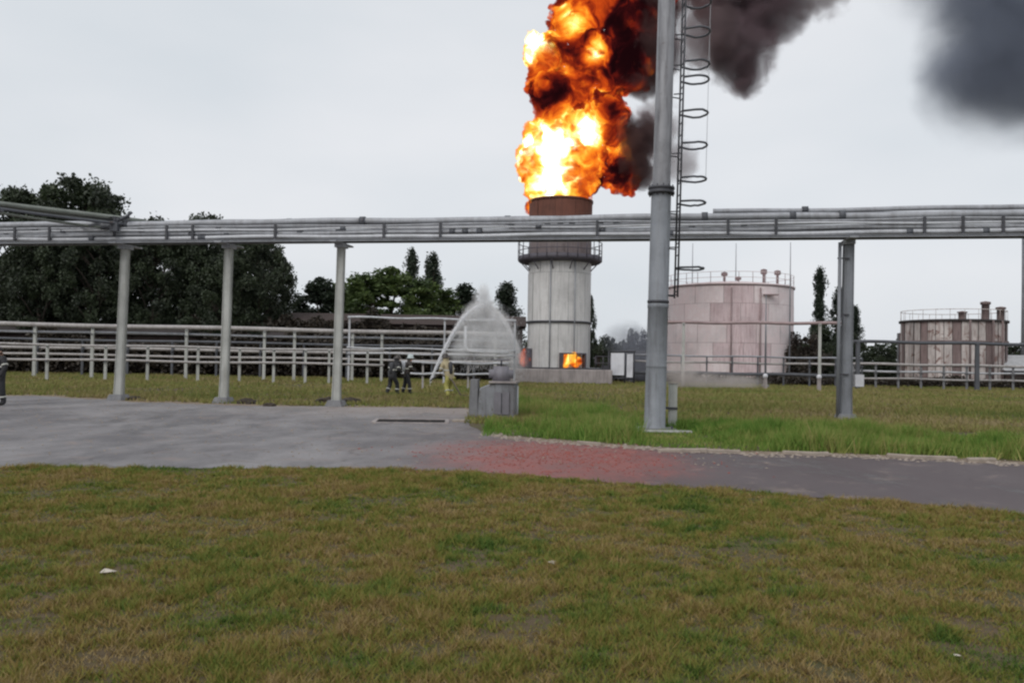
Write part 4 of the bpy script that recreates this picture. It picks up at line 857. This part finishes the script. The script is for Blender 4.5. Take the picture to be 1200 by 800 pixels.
me = blob_mesh('door_fire', bl, .09, [(.4, .2)]); o = link('door_fire', me, M['flame3'], loc=SO+fd2[0]+Vector((-.15, -.6, 0))); tag(o, 'red fire licking up the left side of the stack foot', 'fire', 'small fires at the foot of the stack')

def puff_mat(name, color, density, nscale, lo, hi, edge=.55, aniso=0.0, emis=None, step=.35):
    """soft ball of smoke or spray in a unit sphere: falls off to the rim, broken by noise"""
    m, n, o = newmat(name); t = N(n, 'TexCoord'); ln = N(n, 'VectorMath'); ln.operation = 'LENGTH'; n.links.new(t.outputs['Object'], ln.inputs[0])
    p = pos(n); nn = noise_(n, p, nscale, 4, .6, .5)
    fall = math_(n, 'SUBTRACT', 1.0, ln.outputs['Value'])
    v = math_(n, 'ADD', math_(n, 'MULTIPLY', fall, 1.0), math_(n, 'MULTIPLY', math_(n, 'SUBTRACT', nn, .5), 1.3))
    f = math_(n, 'MULTIPLY', maprange(n, v, lo, hi), maprange(n, fall, 0, .12))
    dn = math_(n, 'MULTIPLY', f, density)
    pv = N(n, 'VolumePrincipled'); pv.inputs['Color'].default_value = (*color, 1); pv.inputs['Anisotropy'].default_value = aniso; n.links.new(dn, pv.inputs['Density'])
    n.links.new(pv.outputs[0], o.inputs['Volume'])
    try: m.cycles.volume_step_rate = step
    except Exception: pass
    return m
M['smoke'] = puff_mat('black_smoke', (.30, .22, .245), .95, .42, .16, .48)
M['soot'] = puff_mat('brown_soot', (.16, .10, .10), 1.3, .75, .14, .42)
M['smoke_far'] = puff_mat('grey_smoke', (.36, .40, .50), .19, .16, .0, .85)
M['wisp'] = puff_mat('thin_smoke', (.34, .26, .27), .55, .75, .18, .6)
M['mist'] = puff_mat('mist', (.88, .88, .9), .22, .5, .05, .6)
M['apex_mist'] = puff_mat('apex_mist', (.96, .96, .97), 1.1, .9, .0, .7)
M['dust'] = puff_mat('dust', (.80, .74, .71), .5, .8, .12, .7)
M['haze_blue'] = puff_mat('blue_smoke', (.42, .44, .50), .28, .5, .05, .6)
bm = bmesh.new(); bmesh.ops.create_icosphere(bm, subdivisions=3, radius=1); ball = bpy.data.meshes.new('puff'); bm.to_mesh(ball); bm.free(); ball.polygons.foreach_set('use_smooth', [True]*len(ball.polygons))
ball_cache = {}
def puff(parent, px, py, d, rx, rz, mname, ry=None, name='puff'):
    if mname not in ball_cache: b = ball.copy(); b.materials.append(M[mname]); ball_cache[mname] = b
    c = at(px, py, d); o = link(name, ball_cache[mname], None, parent, c-Vector(parent.location)); o.scale = (rx, ry or (rx+rz)/2, rz); return o
sm = thing('smoke_plume', 'black smoke rolling off the fire behind the ladder and away to the upper right', 'smoke', SO+Vector((5, 1, 24)))
k66 = .067
for px, py, rx, rz in ((760, 15, 44, 55), (775, 62, 30, 44), (740, 98, 22, 18), (868, 50, 44, 62), (905, 10, 42, 48), (850, -10, 60, 45), (880, 88, 24, 28), (800, -70, 80, 60), (900, -75, 90, 65)):
    puff(sm, px, py, 70.5 if px < 800 else 67.5, rx*k66*1.25, rz*k66*1.2, 'smoke')
for px, py, rx, rz in ((752, 175, 26, 42), (770, 150, 30, 36), (795, 190, 24, 26), (735, 190, 16, 30), (830, 40, 40, 50), (955, -5, 40, 30)):
    puff(sm, px, py, 66.5, rx*k66*1.3, rz*k66*1.3, 'wisp')
for px, py, rx, rz in ((742, 180, 20, 34), (752, 205, 15, 20), (733, 150, 12, 22), (752, 100, 22, 16), (762, 60, 20, 44), (766, 10, 24, 40), (757, 160, 14, 26)):
    puff(sm, px, py, 65.6, rx*k66*1.35, rz*k66*1.3, 'soot')
sm2 = thing('drifting_smoke', 'dark grey smoke cloud drifting at the upper right of the sky', 'smoke', at(1160, 60, 76))
for px, py, rx, rz in ((1165, 70, 78, 92), (1190, 110, 60, 58), (1130, 92, 58, 52), (1185, 20, 90, 75), (1150, -40, 110, 70), (1250, 60, 90, 100), (1100, 85, 40, 34), (1060, -80, 110, 60)):
    puff(sm2, px, py, 76, rx*.076*1.3, rz*.076*1.3, 'smoke_far')
du = thing('dust_cloud', 'pale dust drifting over the ground before the pale tank', 'dust', at(845, 452, 58))
for px, py, rx, rz in ((822, 447, 34, 12), (865, 449, 32, 10), (800, 440, 26, 18)): puff(du, px, py, 58, rx*.058*1.3, rz*.058*1.4, 'dust', 2.0)
bl_ = thing('ground_smoke', 'thin bluish smoke hanging by the panel frame right of the stack', 'smoke', at(735, 400, 68))
for px, py, rx, rz in ((735, 398, 26, 20), (755, 410, 28, 26), (748, 430, 22, 18)): puff(bl_, px, py, 69, rx*.069*1.35, rz*.069*1.35, 'haze_blue', 2.2)

# ------------------------------------------------------------------ water jet
tipw = Vector((nz_p.x, nz_p.y, nz_p.z)); apex = at(566, 358, 50); land = at(607, 412, 61)
def arc(t):   # quadratic through tip, apex, landing
    a = (1-t)*(1-2*t); b = 4*t*(1-t); c = t*(2*t-1); return tipw*a+apex*b+land*c
WJ = thing('water_jet', 'white arched water jet with falling spray from the hose to the stack', 'water jet', tipw)
def water_mat(name, alpha):
    m, n, o = newmat(name); d = N(n, 'BsdfDiffuse'); d.inputs['Color'].default_value = (.9, .9, .92, 1); t = N(n, 'BsdfTranslucent'); t.inputs['Color'].default_value = (.9, .9, .92, 1)
    ms = N(n, 'MixShader'); ms.inputs[0].default_value = .5; n.links.new(d.outputs[0], ms.inputs[1]); n.links.new(t.outputs[0], ms.inputs[2])
    tr_ = N(n, 'BsdfTransparent'); m2 = N(n, 'MixShader'); n.links.new(maprange(n, noise_(n, pos(n), 3.0, 4, .7), .35, .65, alpha*.6, alpha), m2.inputs[0])
    n.links.new(tr_.outputs[0], m2.inputs[1]); n.links.new(ms.outputs[0], m2.inputs[2]); n.links.new(m2.outputs[0], o.inputs['Surface']); return m
M['water'] = water_mat('water_white', .75); M['drops'] = water_mat('water_drops', .8)
ts = np.linspace(0, .62, 36); MB().tube([arc(t)-tipw for t in ts], [.035+.12*t for t in ts], 10).build('stream', M['water'], WJ)
t2 = np.linspace(.58, 1, 24); M['fallwater'] = water_mat('falling_water', .6)
MB().tube([arc(t)-tipw for t in t2], [.10+.22*(t-.58) for t in t2], 10).build('falling_stream', M['fallwater'], WJ)
# drops thrown off the stream and falling in a curtain
nd = 26000; t = RNG.random(nd)**.8; A = np.array([arc(x_) for x_ in t]); fall = RNG.random(nd)**1.5*(0.62+.3*np.clip(t, .5, 1)); zf = A[:, 2]*(1-fall*.97)
spread = np.where(t < .3, .03+.2*t, .12+.55*t+.5*fall); X = A[:, 0]+RNG.normal(0, 1, nd)*spread*.45; Y = A[:, 1]+RNG.normal(0, 1, nd)*spread*.9
near_arc = (RNG.random(nd) < .42) | (t < .30); zf = np.where(near_arc, A[:, 2]+RNG.normal(0, .04+.3*t, nd), zf)
L_ = RNG.uniform(.06, .22, nd); wd = RNG.uniform(.003, .009, nd); an_ = RNG.uniform(0, np.pi, nd)
V = np.zeros((nd, 3, 3)); V[:, 0] = np.stack([X-wd*np.cos(an_), Y-wd*np.sin(an_), zf-L_], 1); V[:, 1] = np.stack([X+wd*np.cos(an_), Y+wd*np.sin(an_), zf-L_], 1); V[:, 2] = np.stack([X, Y, zf], 1)
V -= np.array(tipw); o = link('spray_drops', raw_mesh('spray_drops', V.reshape(-1, 3), nd, 3), M['drops'], WJ); o['kind'] = 'stuff'
# mist under the arch
M['veil'] = puff_mat('spray_veil', (.96, .96, .97), .62, 1.1, .10, .8, step=.4)
for px, py, d, rx, rz in ((561, 378, 50, 20, 20), (548, 396, 48, 20, 20), (578, 384, 53, 18, 24), (562, 404, 50, 26, 22), (586, 400, 56, 18, 22), (598, 412, 59, 14, 20), (606, 422, 61, 14, 14), (536, 412, 46, 14, 16)):
    puff(WJ, px, py, d, rx*d/1000*1.3, rz*d/1000*1.3, 'veil', 1.0, 'mist_puff')

for px, py, rx, rz in ((566, 352, 11, 13), (567, 342, 7, 10), (564, 362, 18, 9)):
    puff(WJ, px, py, 50, rx*.05*1.35, rz*.05*1.35, 'apex_mist', .7, 'mist_puff')

# ================================================================== TREES
def tree_meshes(seed, H, Wd, kind, nleaf, leaf):
    r = np.random.default_rng(seed); rr = random.Random(seed)
    tb = MB(); th = H*.2 if kind != 'poplar' else H*.1; r0 = H*.022
    sp_ = [Vector((0, 0, 0)), Vector((rr.uniform(-.2, .2), rr.uniform(-.2, .2), th)), Vector((rr.uniform(-.4, .4), rr.uniform(-.4, .4), H*.55)), Vector((rr.uniform(-.5, .5), 0, H*.9))]
    tb.tube(sp_, [r0, r0*.8, r0*.45, r0*.1], 7); cl = []
    nclump = {'broad': 120, 'poplar': 70, 'bush': 40, 'pine': 90}[kind]
    for i in range(nclump):
        u = rr.random()
        if kind == 'broad': z = H*(.16+.82*u); env = Wd*.5*(math.sin(math.pi*min(1, (u*.84+.14)))**.6)*rr.choice((rr.uniform(.15, .8), rr.uniform(.7, 1.22)))
        elif kind == 'poplar': z = H*(.08+.9*u); env = Wd*.5*(math.sin(math.pi*(u*.8+.18))**.8)*rr.uniform(.1, .9)
        elif kind == 'pine': z = H*(.08+.9*u); env = Wd*.5*(1-u*u*.8)*rr.uniform(.2, 1)
        else: z = H*(.1+.75*u); env = Wd*.5*(1-u*u*.6)*rr.uniform(.1, 1)
        a = rr.uniform(0, 6.283); c = Vector((math.cos(a)*env, math.sin(a)*env, z)); cl.append(c)
        if i % 3 == 0:
            b0 = Vector((0, 0, max(th*.6, z-env*.8))); tb.tube([b0, b0.lerp(c, .55)+Vector((0, 0, .2)), c], [r0*.35, r0*.2, r0*.05], 5)
    C = np.array([tuple(c) for c in cl]); ci = r.integers(0, nclump, nleaf); base = {'broad': .125, 'poplar': .075, 'bush': .22, 'pine': .11}[kind]*H*.62
    rad = base*r.uniform(.4, 1.25, nclump); dirs = r.normal(0, 1, (nleaf, 3)); dirs /= np.linalg.norm(dirs, axis=1)[:, None]; rr_ = r.random(nleaf)**.5; rr_ = np.where(r.random(nleaf) < .10, rr_*1.35, rr_)
    Pn = C[ci]+dirs*(rad[ci]*rr_)[:, None]*np.array([1, 1, .8 if kind != 'poplar' else 1.5]); Pn[:, 2] = np.maximum(Pn[:, 2], .15)
    u = r.normal(0, 1, (nleaf, 3)); u /= np.linalg.norm(u, axis=1)[:, None]; v = np.cross(u, r.normal(0, 1, (nleaf, 3))); v /= np.linalg.norm(v, axis=1)[:, None]
    s = leaf*r.uniform(.6, 1.35, nleaf)[:, None]; V = np.stack([Pn-u*s*.5, Pn+v*s*.32, Pn+u*s*.5, Pn-v*s*.32], 1)
    me = raw_mesh('crown', V.reshape(-1, 3), nleaf, 4); ta = me.attributes.new('tint', 'FLOAT', 'FACE'); tint = np.clip(r.random(nclump)[ci]*.6+r.random(nleaf)*.4, 0, 1); ta.data.foreach_set('value', tint.astype(np.float32))
    return tb.mesh('trunk'), me
PROTO = {('broad', 0): tree_meshes(1, 14, 9, 'broad', 30000, .30), ('broad', 1): tree_meshes(2, 14, 8, 'broad', 30000, .30), ('broad', 2): tree_meshes(6, 14, 8.5, 'broad', 26000, .30), ('poplar', 0): tree_meshes(3, 12, 2.6, 'poplar', 12000, .22), ('poplar', 1): tree_meshes(8, 12, 3.0, 'poplar', 12000, .22), ('pine', 0): tree_meshes(4, 9, 4.6, 'pine', 18000, .24), ('pine', 1): tree_meshes(9, 9, 5, 'pine', 18000, .24), ('bush', 0): tree_meshes(5, 4, 5, 'bush', 9000, .2), ('bush', 1): tree_meshes(10, 4, 5, 'bush', 9000, .2)}
PH = {'broad': 14, 'poplar': 12, 'pine': 9, 'bush': 4}; PW = {'broad': 10, 'poplar': 3.0, 'pine': 5.6, 'bush': 6}
mcache = {}
def tree(label, px, top, wpx, d, kind, var, mname, group, rz=0, cat='tree'):
    key = (kind, var, mname)
    if key not in mcache:
        a, b = PROTO[(kind, var)]; a = a.copy(); b = b.copy(); a.materials.append(M['bark']); b.materials.append(M[mname]); mcache[key] = (a, b)
    a, b = mcache[key]; q = gp(px, d); H = at(px, top, d).z; t_ = thing({'broad': 'broadleaf_tree', 'poplar': 'poplar_tree', 'pine': 'conifer_tree', 'bush': 'bush'}[kind], label, cat, (q.x, d, 0), rz, group)
    kx = wpx*d/1000/PW[kind]; kz = H/PH[kind]; link('trunk', a, None, t_); link('crown', b, None, t_); t_.scale = (kx, kx, kz); return t_
G1, G2, G3 = 'big dark trees at the left', 'trees behind the pipes left of the stack', 'trees and bushes on the right'
tree('dark tree at the far left edge, second tallest', 14, 224, 120, 76, 'broad', 0, 'leaf_dark', G1, .4)
tree('tallest dark tree rising above the rack at the left', 88, 206, 150, 78, 'broad', 1, 'leaf_dark', G1, 1.2)
tree('dark tree just left of the first rack post', 112, 252, 90, 73, 'broad', 2, 'leaf_dark', G1, 2.2)
tree('dark tree between first and second rack posts, left one', 178, 258, 95, 75, 'broad', 0, 'leaf_dark', G1, 3.3)
tree('dark tree between first and second rack posts with tip above the rack', 240, 250, 95, 77, 'broad', 1, 'leaf_dark', G1, 4.1)
tree('dark tree right of the second rack post, rightmost of the big trees', 300, 264, 84, 74, 'broad', 2, 'leaf_dark', G1, 5.0)
tree('dark tree half hidden behind the others at far left', 45, 262, 90, 72, 'broad', 1, 'leaf_dark', G1, 5.5)
tree('lower dark tree against the second rack post', 262, 300, 90, 71.5, 'broad', 0, 'leaf_dark', G1, .9)
tree('dark tree cut off by the left picture edge', -50, 240, 95, 76, 'broad', 2, 'leaf_dark', G1, 2.9)
tree('small dark tree left of the third rack post', 374, 326, 84, 84, 'pine', 0, 'leaf_pop', G2, .3)
tree('low green tree right of the third rack post', 422, 322, 108, 84, 'pine', 1, 'leaf_mid', G2, 1.9)
tree('bushy light green tree in front of the two poplars', 454, 314, 124, 86, 'pine', 0, 'leaf_mid', G2, 3.1)
tree('light green tree right in front of the two poplars', 494, 328, 100, 85, 'pine', 1, 'leaf_mid', G2, 4.4)
tree('low green tree between the third rack post and the bushy tree', 398, 332, 110, 88, 'pine', 0, 'leaf_mid', G2, 5.2)
tree('low green tree at the foot of the two poplars', 520, 340, 90, 88, 'pine', 1, 'leaf_mid', G2, .8)
tree('low dark green tree left of the third post, second row', 352, 346, 64, 86, 'pine', 1, 'leaf_pop', G2, 2.7)
tree('left one of two tall poplars by the green trees', 480, 294, 27, 92, 'poplar', 0, 'leaf_pop', G2, .2)
tree('right one of two tall poplars by the green trees', 505, 298, 34, 92, 'poplar', 1, 'leaf_pop', G2, 2.0)
tree('round dark tree left of the water arc top', 543, 334, 58, 92, 'poplar', 1, 'leaf_pop', G2, 4.0)
tree('dark tree between the water arc and the stack', 592, 333, 46, 94, 'poplar', 0, 'leaf_pop', G2, 5.0)
tree('slim dark tree just right of the stack', 691, 347, 16, 94, 'poplar', 1, 'leaf_pop', G2, 1.0)
tree('low bush right of the stack foot', 712, 388, 50, 90, 'bush', 0, 'leaf_dark', G2, 1, 'bush')
tree('grey hazy bush left of the mast', 748, 380, 52, 96, 'bush', 1, 'leaf_grey', G2, 2, 'bush')
tree('tallest poplar right of the pale tank', 960, 316, 26, 92, 'poplar', 0, 'leaf_pop', G3, 2.6)
tree('poplar half behind the right rack post', 983, 338, 30, 92, 'poplar', 1, 'leaf_pop', G3, .6)
tree('short dark poplar just right of the right rack post', 1001, 360, 24, 90, 'poplar', 0, 'leaf_pop', G3, 4.6)
tree('broad dark thicket between the pale tank and the poplars', 945, 384, 72, 78, 'bush', 1, 'leaf_brown', G3, 2.4, 'bush')
tree('dark thicket behind the right rack post', 992, 380, 60, 80, 'bush', 0, 'leaf_dark', G3, .4, 'bush')
tree('dark bush below the poplars', 965, 376, 90, 84, 'bush', 0, 'leaf_dark', G3, 1.5, 'bush')
tree('dark bush between right post and rust streaked tank, right one', 1038, 400, 50, 90, 'bush', 1, 'leaf_dark', G3, 3.0, 'bush')
tree('dark bush between right post and rust streaked tank, left one', 1016, 410, 44, 96, 'bush', 0, 'leaf_dark', G3, 4.2, 'bush')
tree('dark bush right of the rust streaked tank', 1188, 396, 60, 94, 'bush', 1, 'leaf_dark', G3, 5.1, 'bush')
for i_, (px_, tp_, wp_, d_, v_, lb_) in enumerate([(60, 240, 95, 84, 2, 'dark tree in the rear row below the tallest tree'), (148, 262, 95, 84, 1, 'dark rear row tree behind the first rack post'), (212, 266, 95, 84, 2, 'dark rear row tree midway between first and second rack posts'), (276, 268, 95, 85, 0, 'dark rear row tree behind the second rack post'), (318, 292, 56, 80, 1, 'lower dark tree closing the big tree row at its right end')]):
    tree(lb_, px_, tp_, wp_, d_, 'broad', v_, 'leaf_dark', G1, i_*1.1)
# undergrowth and far wood
def mass(name, label, x0, x1, y0, y1, hmin, hmax, n, leaf, m, seed):
    r = np.random.default_rng(seed); x = r.uniform(x0, x1, n); y = r.uniform(y0, y1, n); hh_ = hmin+(hmax-hmin)*(vnoise(x+500, y+500, .35, seed)*.6+vnoise(x+500, y+500, 1.1, seed+1)*.4); z = r.random(n)**.8*hh_
    Pn = np.stack([x, y, z+.05], 1); u = r.normal(0, 1, (n, 3)); u /= np.linalg.norm(u, axis=1)[:, None]; v = np.cross(u, r.normal(0, 1, (n, 3))); v /= np.linalg.norm(v, axis=1)[:, None]; s = leaf*r.uniform(.6, 1.4, n)[:, None]
    V = np.stack([Pn-u*s*.5, Pn+v*s*.35, Pn+u*s*.5, Pn-v*s*.35], 1); me = raw_mesh(name, V.reshape(-1, 3), n, 4); ta = me.attributes.new('tint', 'FLOAT', 'FACE'); ta.data.foreach_set('value', r.random(n).astype(np.float32)); return tag(link(name, me, m), label, kind='stuff')
mass('undergrowth', 'dark brownish undergrowth beneath the trees behind the low pipes', -52, -1.5, 67, 71, 1.0, 4.2, 45000, .3, M['leaf_brown'], 31)
mass('scrub', 'dark brown scrub hiding the long shed left of the stack', -27, 0.6, 71.5, 73.5, 2.5, 6.6, 42000, .28, M['leaf_brown'], 61)
mass('far_wood', 'far low line of trees closing the horizon', -120, 130, 118, 126, 2.0, 6.5, 60000, .6, M['leaf_dark'], 41)
mass('weeds', 'weeds around the tank feet on the right', 6, 62, 70, 73, .2, 1.3, 22000, .2, M['leaf_brown'], 51)
